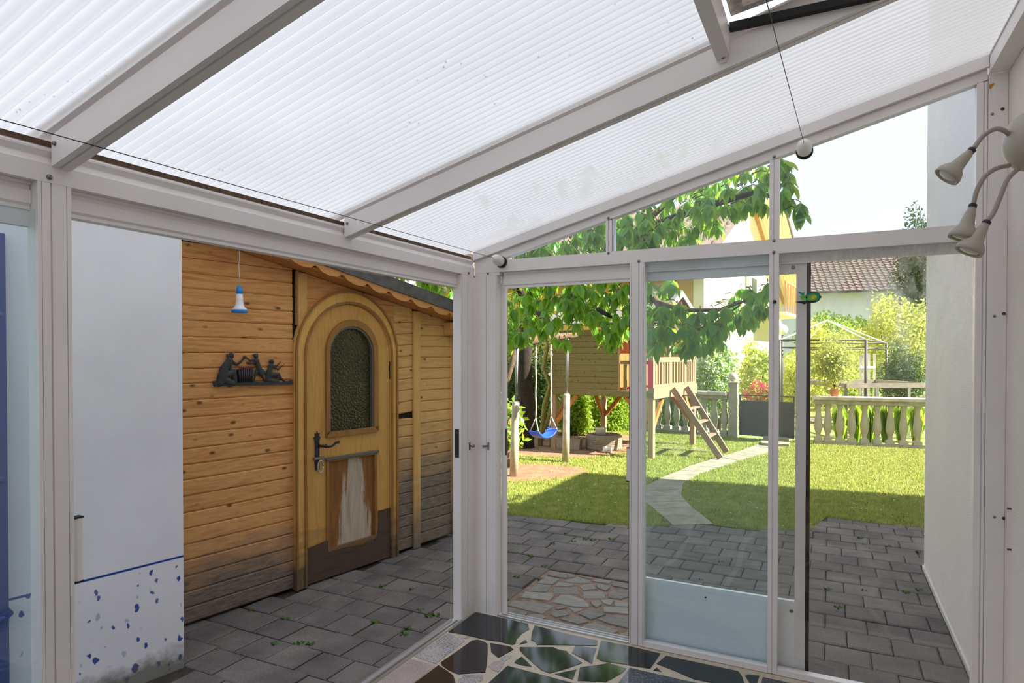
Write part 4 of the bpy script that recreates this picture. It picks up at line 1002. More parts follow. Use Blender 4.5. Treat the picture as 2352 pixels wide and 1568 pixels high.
# braces
for a,b in (((.05,.09,.38),(.05,.50,.87)),((.095,.05,.38),(.50,.05,.85)),((.05,1.81,.38),(.05,1.40,.87)),((1.92,1.81,.38),(1.92,1.40,.86)),((1.875,1.86,.38),(1.50,1.86,.86)),((1.875,.05,.38),(1.48,.05,.85)),((1.92,.10,.38),(1.92,.52,.86)),((.10,1.86,.38),(.5,1.86,.86))):
    MB().bar(a,b,.05,.07).build('brace', M['play_orange'], ph)
# roof
AP,AZ,SL = .98,2.63,.50
for sgn in (-1,1):
    e0 = AP+sgn*1.14; ez = AZ-SL*1.14
    MB().prism([(AP,AZ),(e0,ez),(e0,ez+.02),(AP,AZ+.022)], lambda x,z:(x,-.10,z), lambda x,z:(x,2.0,z)).build('roof_panel', M['felt'], ph)
    MB().prism([(AP,AZ-.003),(e0,ez-.003),(e0,ez-.085),(AP,AZ-.09)], lambda x,z:(x,-.115,z), lambda x,z:(x,-.101,z)).build('fascia', M['white_board'], ph)
for k in range(4):
    z0 = 2.10+k*.12; w0 = (AZ-.02-z0)/SL; w1 = max(.02,(AZ-.02-z0-.115)/SL)
    MB().prism([(AP-w0,z0),(AP+w0,z0),(AP+w1,z0+.115),(AP-w1,z0+.115)], lambda x,z:(x,-.005,z), lambda x,z:(x,.012,z)).build('gable_board', M['orange_plank'], ph)
    MB().prism([(AP-w0,z0),(AP+w0,z0),(AP+w1,z0+.115),(AP-w1,z0+.115)], lambda x,z:(x,1.87,z), lambda x,z:(x,1.89,z)).build('gable_board', M['orange_plank'], ph)

ld = empty('ladder', loc=tuple(GG(1662,1049))); tag(ld,'wooden step ladder leaning against the playhouse deck','ladder')
f1 = np.array(GG(1655,1056)); f2 = np.array(GG(1669,1042)); t1 = PT.w(.70,.99,.05); t2 = PT.w(1.33,.99,.05); org = np.array(GG(1662,1049))
for a,b in ((f1,t1),(f2,t2)): MB().bar(a-org+np.array([0,0,.03]),b-org,.035,.10).build('stringer', M['ladder_wood'], ld)
for t in (.30,.50,.70):
    a = f1*(1-t)+t1*t-org; b = f2*(1-t)+t2*t-org; MB().bar(a+(b-a)*.03,b-(b-a)*.03,.085,.026).build('step', M['ladder_wood'], ld)

S1 = np.array([-1.90,4.333,ZG]); S2 = np.array([-1.70,5.72,ZG])
sw = empty('swing_set', loc=tuple(S1)); tag(sw,'swing set of two wooden posts with pipe tops and bark log','swing set')
def vtop(base,py): # height of the photo row py above a ground point
    d = (base-CP)@F0; return 1.55-(py-HY)/FPX*d
for S,py1,py2,lean in ((S1,921,795,.06),(S2,904,776,.03)):
    z1 = vtop(S,py1)-ZG; z2 = vtop(S,py2)-ZG; b = S-S1
    MB().lathe([(.058,0),(.054,z1*.5),(.050,z1-.02),(.042,z1)], tuple(b), (lean*.5,0,1), 14).build('post', M['swing_wood'], sw)
    MB().tube([b+np.array([lean*.5*z1,0,z1-.01]),b+np.array([lean*.5*z2,0,z2+.02])],.019,10).build('pipe', M['pipe'], sw)
Z1 = vtop(S1,795)-ZG; Z2 = vtop(S2,776)-ZG
Lg = [np.array([.05,-.35,Z1-.02]),np.array([.05,0,Z1+.03]),(S2-S1)*.5+np.array([.05,0,(Z1+Z2)/2+.05]),(S2-S1)+np.array([.02,0,Z2+.03]),(S2-S1)*1.2+np.array([.02,0,Z2+.05])]
MB().tube(Lg,[.055,.06,.058,.05,.04],10).build('log', M['bark'], sw)
def beam_at(px_):
    best=None
    for t in np.linspace(-.1,1.1,241):
        p = S1+(S2-S1)*t; p = np.array([p[0]+.05,p[1],ZG+Z1+(Z2-Z1)*t])
        e_ = abs(pxof(p)[0]-px_)
        if best is None or e_<best[0]: best=(e_,p)
    return best[1]
B1,B2 = beam_at(1231),beam_at(1266)
def seat_pt(b,py):
    d=(b-CP)@F0; return np.array([b[0],b[1],1.55-(py-HY)/FPX*d])
q1,q2 = seat_pt(B1,988),seat_pt(B2,982); sc_ = (q1+q2)/2-np.array([0,0,.06])
swg = empty('swing', loc=tuple(sc_)); tag(swg,'blue plastic swing seat hanging on two knotted ropes','swing')
dr = (q2-q1); Ls = np.linalg.norm(dr)*1.25; dr = dr/np.linalg.norm(dr); nr = np.array([dr[1],-dr[0],0]); nr/=np.linalg.norm(nr)
mb = MB(); prof=[]
for i in range(13):
    t=-1+2*i/12; prof.append((t*Ls/2, .10*abs(t)**2.6))
vs=[]
for off in (0,-.018):
    for s_,h_ in prof:
        for j in (-.085,-.075,.075,.085):
            lip = .012 if abs(j)>.08 else 0
            vs.append(dr*s_+nr*j+np.array([0,0,h_+off-.05+(lip if off==0 else 0)]))
fs=[]; m=13*4
for i in range(12):
    for j in range(3):
        a=i*4+j; fs+=[(a,a+1,a+5,a+4),(m+a+1,m+a,m+a+4,m+a+5)]
    fs+=[(i*4,i*4+4,m+i*4+4,m+i*4),(i*4+7,i*4+3,m+i*4+3,m+i*4+7)]
fs+=[(0,m,m+1,1),(1,m+1,m+2,2),(2,m+2,m+3,3)]+[(48+j+1,m+48+j+1,m+48+j,48+j) for j in range(3)]
mb.add(vs,fs,True).build('seat', M['seat_blue'], swg)
for b,q,sg in ((B1,q1,-1),(B2,q2,1)):
    e1 = dr*sg*Ls*.48+nr*.07+np.array([0,0,.04]); e2 = dr*sg*Ls*.48-nr*.07+np.array([0,0,.04]); y_ = q-sc_+np.array([0,0,.17]); tp = b-sc_-np.array([0,0,.055])
    mid = [y_+(tp-y_)*t+np.array([.005*math.sin(t*16+sg),0.0,0]) for t in np.linspace(0,1,14)]; mid[-1]=tp
    mb = MB().tube(mid,.011,6).tube([e1,y_],.009,6).tube([e2,y_],.009,6)
    kn = y_+(tp-y_)*.86; mb.ball(tuple(kn),.026,8).ball(tuple(y_+(tp-y_)*.93),.022,8)
    mb.build('rope', M['rope'], swg)

# things in the bed: tyre, bowl, trough, can, stool
tc = GG(1387,1031)
ty = empty('tyre', loc=tuple(tc)); tag(ty,'old car tyre lying flat in the flower bed','tyre')
tp_ = [(.18,.02),(.22,0),(.29,.0),(.315,.03)]
for i in range(5):
    z=.05+i*.034; tp_ += [(.318,z),(.318,z+.024),(.309,z+.027),(.309,z+.032)]
tp_ += [(.312,.235),(.28,.265),(.22,.262),(.19,.24),(.18,.02)]
MB().lathe(tp_,(0,0,0),n=36,smooth=False).build('tread', M['tyre'], ty)
MB().lathe([(.01,.15),(.185,.15),(.185,.17),(.01,.19)],(0,0,0),n=20).build('earth_fill', M['soil'], ty)
bw = empty('planting_bowl', loc=(tc[0]-.04,tc[1]-.06,tc[2]+.266)); tag(bw,'white plastic bowl standing on the old tyre','bowl')
MB().lathe([(.085,0),(.095,.09),(.108,.10),(.108,.115),(.097,.115),(.088,.10),(.08,.02),(.005,.015)],(0,0,0),n=22).build('bowl_body', M['bowl'], bw)
cn = GG(1394,1041); o = empty('paint_can', loc=tuple(cn)); tag(o,'small white dented can lying in front of the tyre','can')
MB().lathe([(.055,0),(.055,.13),(.05,.135)],(-.06,0,.058),(1,.2,.15),14).build('can_body', M['bowl'], o)
tr = GG(1307,1031); o = empty('planter_trough', loc=(tr[0],tr[1],tr[2]),rz=math.radians(8)); tag(o,'weathered rectangular planter trough beside the tyre','planter')
mb=MB(); a=.22;b=.12; c=.20;d=.10
mb.hexa([(-c,-d,0),(c,-d,0),(c,d,0),(-c,d,0),(-a,-b,.19),(a,-b,.19),(a,b,.19),(-a,b,.19)]).build('trough_body', M['trough'], o)
MB().box(-a-.012,a+.012,-b-.012,b+.012,.1905,.205).build('trough_rim', M['trough'], o)
MB().box(-a+.02,a-.02,-b+.02,b-.02,.2055,.212).build('earth_fill', M['soil'], o)
st = GG(1256,1026); o = empty('low_bench', loc=tuple(st),rz=math.radians(5)); tag(o,'low plank bench behind the swing seat','bench')
MB().cbox(-.16,.16,-.06,.06,.17,.195,.003).build('bench_top', M['orange_plank'], o)
for x in (-.12,.10): MB().cbox(x-.03,x+.03,-.05,.05,0,.1695,.003).build('leg', M['olive_plank'], o)

# ================================================================== BALUSTRADE, GATE
def bal_profile(h):
    return [(.062,0),(.062,.001),(.05,.004),(.04,.03*h),(.038,.10*h),(.050,.16*h),(.052,.18*h),(.068,.26*h),(.072,.34*h),(.066,.46*h),(.052,.64*h),(.043,.80*h),(.042,.88*h),(.052,.91*h),(.054,.94*h),(.046,.955*h),(.062,.985*h),(.062,h)]
def balustrade(name,label,A,B,ztop,cents):
    A=np.array(A);B=np.array(B); L=np.linalg.norm(B-A); ang=math.atan2(B[1]-A[1],B[0]-A[0])
    r=empty(name,loc=(A[0],A[1],ZG),rz=ang); tag(r,label,'balustrade')
    H=ztop-ZG
    MB().cbox(0,L,-.10,.10,-.03,.045,.006).build('plinth', M['concrete'], r)
    MB().cbox(-.02,L,-.13,.13,H-.07,H,.012).build('coping', M['coping'], r)
    MB().cbox(0,L,-.085,.085,H-.145,H-.0705,.004).build('top_rail', M['concrete'], r)
    hb=H-.145-.045-.075
    bm=MB().lathe(bal_profile(hb),(0,0,.0755),n=16); bm.cbox(-.068,.068,-.068,.068,.0005,.0745,.004); me=bm.mesh('baluster',M['baluster_stone'])
    for c in cents: mobj('baluster',me,r,(c,0,.045))
    return r
LR=np.array([1.647,9.747]); RRt=np.array([3.432,9.90]); dirr=(RRt-LR)/np.linalg.norm(RRt-LR)
cl_=[]
for a in (240,415,640,865,1100,1335,1580,1825,2085):
    px_=1850+a*.1233; best=min(np.linspace(0,3,1200),key=lambda t:abs(pxof((LR[0]+dirr[0]*t,LR[1]+dirr[1]*t,.3))[0]-px_)); cl_.append(float(best))
cl_+=[cl_[-1]+.205*k for k in range(1,6)]
balustrade('balustrade','pale stone balustrade right of the gate with bottle-shaped balusters',LR,LR+dirr*(cl_[-1]+.12),.79,cl_)
LL=np.array([-1.75,10.62]); LE=np.array([.085,10.06]); Ltot=np.linalg.norm(LE-LL)
balustrade('balustrade','pale stone balustrade behind the ladder left of the gate pillar',LL,LE,.80,[.12+.215*k for k in range(int((Ltot-.15)/.215)+1)])
def pier(name,label,x,y,w,h,ball,rz):
    r=empty(name,loc=(x,y,ZG),rz=rz); tag(r,label,'pillar')
    MB().cbox(-w/2,w/2,-w/2,w/2,-.02,h,.006).build('shaft', M['concrete'], r)
    MB().cbox(-w/2-.02,w/2+.02,-w/2-.02,w/2+.02,h+.0005,h+.04,.006).build('cap', M['coping'], r)
    if ball: MB().lathe([(.03,0),(.035,.02)],(0,0,h+.0405),n=14).ball((0,0,h+.13),.095,16).build('stone_ball', M['coping'], r)
pier('gate_pillar','stone gate pillar topped by a round stone ball',.18,10.08,.165,1.08,True,-.05)
pier('gate_pillar','plain stone gate pillar at the end of the right balustrade',1.47,9.83,.17,.92,False,.05)
gt=empty('garden_gate',loc=(.30,10.06,ZG),rz=math.atan2(-.16,1.02)); tag(gt,'dark grey sheet metal garden gate in a slim frame','gate')
GW=1.03
MB().cbox(0,.03,-.015,.015,.05,.86,.003).cbox(GW-.03,GW,-.015,.015,.05,.86,.003).cbox(.03,GW-.03,-.015,.015,.835,.86,.003).cbox(.03,GW-.03,-.014,.014,.05,.07,.002).build('gate_frame', M['gate_frame'], gt)
MB().cbox(.0305,GW-.0305,-.006,.006,.0705,.745,.002).build('sheet', M['gate_grey'], gt)
MB().tube([(GW-.05,-.02,.55),(GW-.05,-.05,.55),(GW-.12,-.05,.55)],.008,6).build('gate_handle', M['steel'], gt)

# ================================================================== FOLIAGE
def leafcloud(n, size, c, rad, shell=.45, droop=0.3, seed=None):
    g = np.random.default_rng(seed if seed is not None else 5)
    d = g.normal(size=(n,3)); d/=np.linalg.norm(d,axis=1)[:,None]
    rr = (shell+(1-shell)*g.uniform(0,1,n)**.6)*(1+.18*np.sin(d[:,0]*5+d[:,2]*4)+.12*np.sin(d[:,1]*9+d[:,2]*7))
    p = d*rr[:,None]*np.array(rad)+np.array(c)
    a = g.normal(size=(n,3)); a[:,2]-=droop; a/=np.linalg.norm(a,axis=1)[:,None]
    b = np.cross(a,g.normal(size=(n,3))); b/=np.linalg.norm(b,axis=1)[:,None]
    s = size*g.uniform(.6,1.25,n)[:,None]
    V=np.stack([p,p+a*s*.5+b*s*.24,p+a*s,p+a*s*.5-b*s*.24],1)
    return V.reshape(-1,3), np.arange(4*n).reshape(-1,4)
def shrub(name,label,cat,px_,py_,dep,rx,rz,mat,n,size,seed,ry=None,stem=True,group=None,flowers=None,shell=.45):
    c = atdepth(px_,py_,dep); base=(c[0],c[1],-.125)
    r=empty(name,loc=base); tag(r,label,cat,group)
    cc=(0,0,c[2]+.125); V,F=leafcloud(n,size,cc,(rx,ry or rx,rz),shell,seed=seed)
    V[:,2]=np.maximum(V[:,2],.01)
    rawmesh('foliage',V,F,M[mat],r,'stuff')
    if flowers:
        V,F=leafcloud(flowers[1],flowers[2],cc,(rx*1.03,(ry or rx)*1.03,rz*1.03),.75,seed=seed+1); V[:,2]=np.maximum(V[:,2],.02); rawmesh('blossom',V,F,M[flowers[0]],r,'stuff')
    if stem:
        mb=MB(); g=random.Random(seed)
        for k in range(4):
            a=g.uniform(0,6.28); mb.tube([(.05*math.cos(a),.05*math.sin(a),0),(rx*.25*math.cos(a),rx*.25*math.sin(a),cc[2]*.6),(rx*.5*math.cos(a),rx*.5*math.sin(a),cc[2]+rz*.4)],[.03,.022,.008],6)
        mb.build('stems',M['twig'],r)
    return r
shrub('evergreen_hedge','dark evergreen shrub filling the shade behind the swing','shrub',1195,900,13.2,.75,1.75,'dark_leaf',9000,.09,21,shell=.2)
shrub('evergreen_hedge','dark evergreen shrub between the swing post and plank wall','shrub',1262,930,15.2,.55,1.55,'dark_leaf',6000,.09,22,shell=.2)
shrub('laurel_bush','bright laurel bush beside the left swing post','shrub',1160,975,9.3,.28,.42,'shrub_leaf',420,.13,23)
shrub('garden_shrub','leafy shrub in the sun under the playhouse deck','shrub',1385,945,14.0,.7,.75,'shrub_leaf',7000,.09,24,ry=.4)
shrub('garden_shrub','leafy shrub left of the playhouse braces','shrub',1322,945,13.0,.34,.55,'shrub_leaf',4500,.09,25)
shrub('garden_shrub','low shrub behind the ladder and left balustrade','shrub',1560,940,14.6,.5,.6,'shrub_leaf',4500,.09,26,ry=.35)
shrub('flowering_shrub','tall white flowering shrub before the yellow house','shrub',1648,868,13.9,.45,.85,'shrub_leaf',3600,.10,27,flowers=('white_petal',2600,.07))
shrub('climbing_vine','leafy vine beside the bright gable wall','shrub',1738,865,15.5,.45,.85,'yellow_leaf',2600,.12,28)
shrub('red_shrub','red flowering shrub seen over the grey gate','shrub',1752,905,14.5,.34,.28,'yellow_leaf',800,.09,29,flowers=('red_petal',900,.08))
shrub('yellow_bush','yellow green bush left of the gazebo frame','shrub',1842,880,17,.65,.75,'yellow_leaf',3800,.11,30)
shrub('round_bush','round sunlit bush behind the potted shrub','shrub',1900,835,19.0,1.0,1.15,'yellow_leaf',6500,.13,31)
shrub('round_bush','sunlit bush behind the white trellis posts','shrub',1985,850,24,1.3,1.1,'shrub_leaf',6000,.13,32)
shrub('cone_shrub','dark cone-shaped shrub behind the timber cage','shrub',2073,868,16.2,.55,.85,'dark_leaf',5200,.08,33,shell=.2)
shrub('garden_tree','loose yellow green tree in front of the white house','tree',2072,785,20.5,1.4,1.5,'yellow_leaf',6500,.15,34)
shrub('garden_tree','hazy green tree between gazebo and white house','tree',1925,775,28,1.6,1.1,'shrub_leaf',6000,.15,35)
shrub('tall_conifer','tall dark conifer beside the stucco wall edge','tree',2118,640,27,1.0,3.0,'conifer_leaf',9000,.16,36,shell=.2)
# clumps of ornamental grass behind the balustrade
for k,px_ in enumerate((1930,1965,2000,2035,2070,2105)):
    c=atdepth(px_,1000,12.1); r=empty('ornamental_grass',loc=(c[0],c[1],-.125)); g=np.random.default_rng(50+k); n=150
    tag(r,'tall clump of ornamental grass seen between the balusters','grass clump','grass clumps behind the balustrade')
    a=g.uniform(0,6.28,n); sp=g.uniform(.02,.125,n); h=g.uniform(.35,.75,n); b0=g.uniform(0,.08,n)
    V=np.stack([np.stack([b0*np.cos(a)-.008*np.sin(a),b0*np.sin(a)+.008*np.cos(a),0*a],1),np.stack([b0*np.cos(a)+.008*np.sin(a),b0*np.sin(a)-.008*np.cos(a),0*a],1),np.stack([sp*.6*np.cos(a)+.006*np.sin(a),sp*.6*np.sin(a)-.006*np.cos(a),h],1),np.stack([sp*1.3*np.cos(a),sp*1.3*np.sin(a),h*.85],1)],1).reshape(-1,3)
    rawmesh('grass_leaves',V,np.arange(4*n).reshape(-1,4),M['shrub_leaf'],r,'stuff')

# ---- potted shrub on the balustrade
tpos=min(np.linspace(0,3,900),key=lambda t:abs(pxof((LR[0]+dirr[0]*t,LR[1]+dirr[1]*t,.8))[0]-1917)); pp=LR+dirr*tpos
pot=empty('potted_shrub',loc=(pp[0],pp[1],.79)); tag(pot,'terracotta pot with a bushy green shrub on the balustrade','potted plant')
MB().lathe([(.058,0),(.082,.12),(.092,.122),(.094,.15),(.084,.15),(.075,.13),(.01,.13)],(0,0,0),n=20).build('pot', M['terracotta'], pot)
V,F=leafcloud(2600,.075,(-.02,0,.62),(.36,.34,.46),.15,seed=61); rawmesh('foliage',V,F,M['yellow_leaf'],pot,'stuff')
MB().tube([(0,0,.12),(.02,0,.3),(-.03,.01,.6)],[.014,.012,.006],6).tube([(0,0,.12),(-.04,.02,.35),(.08,.0,.7)],[.012,.01,.005],6).build('stems',M['twig'],pot)

# ================================================================== CHERRY TREE
ct=empty('cherry_tree',loc=tuple(atdepth(1206,1020,11.2)*np.array([1,1,0])+np.array([0,0,-.125]))); tag(ct,'cherry tree with large drooping leaves reaching over the lawn','tree')
cto=np.array(ct.location)
def W(px_,py_,d): return atdepth(px_,py_,d)-cto
trunk_top=W(1212,700,10.6)
MB().tube([(0,0,0),W(1207,930,11.1),W(1204,830,10.9),trunk_top],[.17,.14,.125,.11],12).build('trunk',M['bark_dark'],ct)
BR=[[trunk_top,W(1260,640,9.2),W(1330,600,7.6),W(1450,540,6.4),W(1600,480,5.6),W(1740,440,5.1),W(1815,470,4.9)],
    [trunk_top,W(1230,720,9.0),W(1300,690,7.6),W(1380,715,6.6),W(1440,745,6.1)],
    [trunk_top,W(1150,600,9.0),W(1060,590,7.6),W(960,600,6.9),W(880,590,6.6)],
    [W(1330,600,7.6),W(1420,620,6.8),W(1500,690,6.2),W(1570,712,5.7),W(1650,712,5.4),W(1720,688,5.2),W(1760,668,5.1)],
    [W(1500,680,6.2),W(1560,770,5.8),W(1640,745,5.5),W(1700,700,5.3)],
    [W(1450,540,6.4),W(1560,440,5.7),W(1660,400,5.2)]]
for b in BR:
    r0=.085 if np.allclose(b[0],trunk_top) else .035
    MB().tube(b,list(np.linspace(r0,.008,len(b))),8).build('branch',M['bark_dark'] if r0>.05 else M['twig'],ct)
MB().tube([W(1120,960,10.2),W(1160,890,10.0),W(1178,830,9.9),W(1190,760,10.2)],[.05,.045,.04,.04],8).build('branch',M['bark'],ct)
for pts in (((1243,1030),(1250,930),(1262,880),(1248,840),(1256,800),(1258,780)),((1240,1028),(1262,960),(1275,900),(1282,850))):
    pass
REG=[([(1150,640),(1445,640),(1445,720),(1440,775),(1405,790),(1350,760),(1290,750),(1230,775),(1150,790)],185,5.2,8.2),
     ([(1155,760),(1215,765),(1205,800),(1165,805)],6,6.2,7.0),([(1385,745),(1435,745),(1425,795),(1400,795)],7,5.6,6.2),([(1270,770),(1315,770),(1300,795),(1275,795)],4,6.3,6.8),
     ([(830,590),(1050,600),(1050,690),(1000,672),(930,640)],70,6.3,7.4),
     ([(1160,560),(1395,500),(1395,590),(1160,595)],60,5.2,7.4),
     ([(1405,500),(1560,450),(1700,385),(1768,365),(1768,470),(1700,490),(1640,530),(1590,560),(1405,585)],135,4.8,6.9),
     ([(1785,372),(1806,356),(1815,425),(1858,495),(1846,512),(1800,470)],13,4.75,5.1),
     ([(1485,650),(1550,640),(1530,690),(1600,715),(1640,715),(1700,668),(1765,655),(1765,715),(1700,765),(1640,800),(1560,810),(1485,800)],125,4.75,6.6),
     ([(1150,590),(1445,585),(1445,640),(1150,640)],50,5.5,8.0),([(1100,430),(1500,330),(1700,300),(1650,380),(1400,480),(1150,560)],26,5.2,7.5)]
LEAF=[]; TW=MB()
def rand_in(poly):
    xs=[p[0] for p in poly]; ys=[p[1] for p in poly]
    while True:
        x=random.uniform(min(xs),max(xs)); y=random.uniform(min(ys),max(ys))
        if in_poly(np.array([x]),np.array([y]),poly)[0]: return x,y
for poly,cnt,d0,d1_ in REG:
    for _ in range(cnt):
        x,y=rand_in(poly); c=atdepth(x,y,random.uniform(d0,d1_)); k=random.randint(7,10); y-=8; c=atdepth(x,y,random.uniform(d0,d1_)); a0=random.uniform(0,6.28)
        back=np.array([random.uniform(-.12,.02),random.uniform(.02,.10),random.uniform(.0,.04)])
        TW.tube([c-cto,c-cto+back*.6+np.array([0,0,.02]),c-cto+back*1.2],[.003,.004,.006],5,False)
        for i in range(k):
            a=a0+i*6.28/k+random.uniform(-.35,.35); pit=random.uniform(.6,1.4); roll=random.uniform(-.5,.5); s=random.uniform(.75,1.2)
            m=Matrix.Rotation(a,3,'Z')@Matrix.Rotation(pit,3,'Y')@Matrix.Rotation(roll,3,'X')
            LEAF.append((c,m,s,random.randint(0,3)))
def leaf_geo(v):
    L=.110; wmax=[.024,.027,.022,.029][v]; cur=[.02,.035,.05,.01][v]; seg=5; V=[];F=[]
    for i in range(seg+1):
        t=i/seg; w=wmax*.92*math.sin(math.pi*(.05+.93*t))**.85 if i<seg else .0008
        x=.018+L*t; z=-cur*t*t
        V+=[(x,-w,z+w*.30),(x,0,z),(x,w,z+w*.30)]
    for i in range(seg): 
        b=i*3; F+=[(b,b+3,b+4,b+1),(b+1,b+4,b+5,b+2)]
    b=len(V); V+=[(0,-.0015,.0),(0,.0015,.0),(.02,.0015,.0),(.02,-.0015,.0)]; F.append((b,b+1,b+2,b+3))
    return np.array(V),np.array(F)
LG=[leaf_geo(v) for v in range(4)]
LMESH=[]
for v in range(4):
    me=bpy.data.meshes.new('leaf'); me.from_pydata([tuple(p) for p in LG[v][0]],[],[tuple(f) for f in LG[v][1].tolist()]); me.materials.append(M['cherry_leaf']); me.polygons.foreach_set('use_smooth',[True]*len(me.polygons)); LMESH.append(me)
def score(lf):
    c=lf[0]; x,y=pxof(c); d=(c-CP)@FF
    vis = (1150<x<1446 and 640<y<820) or (1486<x<1766 and 640<y<850) or (x>1170 and 400<y<585 and y>rb_px(x))
    return d/lf[2]+(0 if vis else 100)
def rb_px(x): return 600-(x-1095)*.335
order=sorted(range(len(LEAF)),key=lambda i:score(LEAF[i]))
for i in order[:300]:
    c,m,s,v=LEAF[i]; o=bpy.data.objects.new('leaf',LMESH[v]); COL.objects.link(o); o.parent=ct; o.location=Vector(c-cto); o.rotation_euler=m.to_euler(); o.scale=(s,s,s)
VV=[];FQ=[];b=0
for i in order[300:]:
    c,m,s,v=LEAF[i]; P=(np.array(m)@(LG[v][0]*s).T).T+(c-cto); VV.append(P); FQ.append(LG[v][1]+b); b+=len(P)
rawmesh('foliage',np.concatenate(VV),np.concatenate(FQ),M['cherry_leaf'],ct,'stuff',True)
TW.build('twigs',M['twig'],ct,'stuff')
# olive stems of a bare shrub beside the trunk
os_=empty('bare_shrub',loc=tuple(atdepth(1245,1015,12)*np.array([1,1,0])+np.array([0,0,-.125]))); tag(os_,'olive-coloured twisted bare stems behind the swing ropes','shrub')
oo=np.array(os_.location)
for pts in (((1243,1015),(1250,930),(1264,885),(1248,845),(1256,800),(1258,760)),((1236,1010),(1262,955),(1277,900),(1284,850))):
    MB().tube([atdepth(a,b_,12)-oo for a,b_ in pts],[.05]+[.045]*(len(pts)-2)+[.03],8).build('stem',M['stem_olive'],os_)

# ================================================================== HOUSES BEHIND THE GARDEN
def tile_mesh(w,l,mat):
    mb=MB(); n=6; vs=[]
    for z0 in (0,-.015):
        for y,zz in ((0,.035),(l*1.12,.0)):
            for i in range(n+1):
                t=i/n; vs.append((t*w*1.04,y,zz+z0+.035*math.sin(t*2*math.pi)*.6+.012))
    m=n+1; fs=[]
    for i in range(n): fs+=[(i,i+1,m+i+1,m+i),(2*m+i+1,2*m+i,3*m+i,3*m+i+1),(i+1,i,2*m+i,2*m+i+1)]
    fs+=[(0,m,3*m,2*m),(n,2*m+n,3*m+n,m+n)]
    mb.add(vs,fs,True); return mb
def tile_roof(parent,org,ex,ey,ncol,nrow,w,l,mat,view,limit=290):
    """tiles from corner org; ex unit vector along the eave, ey unit vector up the slope; world coordinates"""
    ex=np.array(ex)/np.linalg.norm(ex); ey=np.array(ey)/np.linalg.norm(ey); ez=np.cross(ex,ey)
    geo=tile_mesh(w,l,mat); me=geo.mesh('roof_tile',mat); R3=np.stack([ex,ey,ez],1); pinv=parent.matrix_world.inverted() if parent else Matrix.Identity(4)
    GV=np.array(geo.v); quads=np.array([f for f in geo.f]); VV=[];FQ=[];b=0;cnt=0
    for r in range(nrow):
        for c in range(ncol):
            p=np.array(org)+ex*w*c+ey*l*r; x,y=pxof(p+ez*.03)
            if view(x,y) and cnt<limit:
                m=Matrix.Identity(4)
                for i in range(3):
                    for j in range(3): m[i][j]=R3[i][j]
                    m[i][3]=p[i]
                o=bpy.data.objects.new('roof_tile',me); COL.objects.link(o); o.parent=parent; o.matrix_parent_inverse=Matrix.Identity(4); o.matrix_basis=pinv@m; cnt+=1
            else:
                P=(R3@GV.T).T+p; VV.append(P); FQ.append(quads+b); b+=len(P)
    if VV:
        V=np.concatenate(VV); M4=np.array(pinv); V=V@M4[:3,:3].T+M4[:3,3]
        rawmesh('roof_tiles',V,np.concatenate(FQ),mat,parent,'stuff',True)
HC=CP+15*(F0+RR*(1616-1176)/1451)
PH=Plane(HC,6.6)
hs=empty('yellow_house',matrix=PH.matrix()); tag(hs,'yellow rendered house with tiled gable roof behind the playhouse','house'); bpy.context.view_layer.update()
GWD,EZ,AZH=9.6,3.62,6.12; sl=(AZH-EZ)/(GWD/2)
# local x = along the gable, y = away from the gable to the left
MB().prism([(0,-.15),(GWD,-.15),(GWD,EZ),(GWD/2,AZH),(0,EZ)], lambda u,v:(u,0,v), lambda u,v:(u,.25,v)).build('gable_wall',M['yellow_wall_sunlit'],hs)  # paler colour carries the sunlight on this face
MB().box(0,.25,.251,9.0,-.15,EZ).build('side_wall',M['yellow_wall_shaded'],hs)
MB().box(GWD-.25,GWD,.251,9.0,-.15,EZ).box(.25,GWD-.25,8.75,9.0,-.15,EZ).build('back_wall',M['yellow_wall_shaded'],hs)
MB().prism([(-.45,EZ-.45*sl+.02),(GWD/2,AZH+.02),(GWD/2,AZH+.14),(-.45,EZ-.45*sl+.14)], lambda u,v:(u,-.12,v), lambda u,v:(u,9.3,v)).build('roof_deck',M['tile'],hs)
MB().prism([(GWD+.5,EZ-.5*sl+.02),(GWD/2,AZH+.02),(GWD/2,AZH+.12),(GWD+.5,EZ-.5*sl+.12)], lambda u,v:(u,-.85,v), lambda u,v:(u,9.3,v)).build('roof_deck',M['cream_board'],hs)
for k in range(8):
    y0=-.85+k*.10; MB().prism([(GWD+.5,EZ-.5*sl+.015),(GWD/2+.1,AZH-.1*sl+.015),(GWD/2+.1,AZH-.1*sl+.0),(GWD+.5,EZ-.5*sl+.0)], lambda u,v:(u,y0,v), lambda u,v:(u,y0+.092,v)).build('soffit_board',M['cream_board'],hs)
MB().prism([(GWD+.1,EZ-.1*sl-.01),(GWD/2,AZH-.01),(GWD/2,AZH-.16),(GWD+.1,EZ-.1*sl-.16)], lambda u,v:(u,-.06,v), lambda u,v:(u,-.002,v)).build('barge_board',M['ochre_board'],hs)
MB().prism([(GWD+.5,EZ-.5*sl+.12),(GWD/2,AZH+.12),(GWD/2,AZH-.03),(GWD+.5,EZ-.5*sl-.03)], lambda u,v:(u,-.90,v), lambda u,v:(u,-.852,v)).build('barge_board',M['tile_far'],hs)
MB().prism([(-.45,EZ-.45*sl),(GWD/2,AZH),(GWD/2,AZH+.15),(-.45,EZ-.45*sl+.15)], lambda u,v:(u,-.17,v), lambda u,v:(u,-.121,v)).build('barge_board',M['white_board'],hs)
def hw(u,y,z): return PH.p0+PH.d*u-PH.n*y+ZZ*z
ex=-PH.n; ey=PH.d*1.0+ZZ*sl
tile_roof(hs,hw(-.45,-.15,EZ-.45*sl+.15),-ex*-1.0,ey,28,15,.33,.40,M['tile'],lambda x,y:1390<x<1735 and 430<y<600,290)
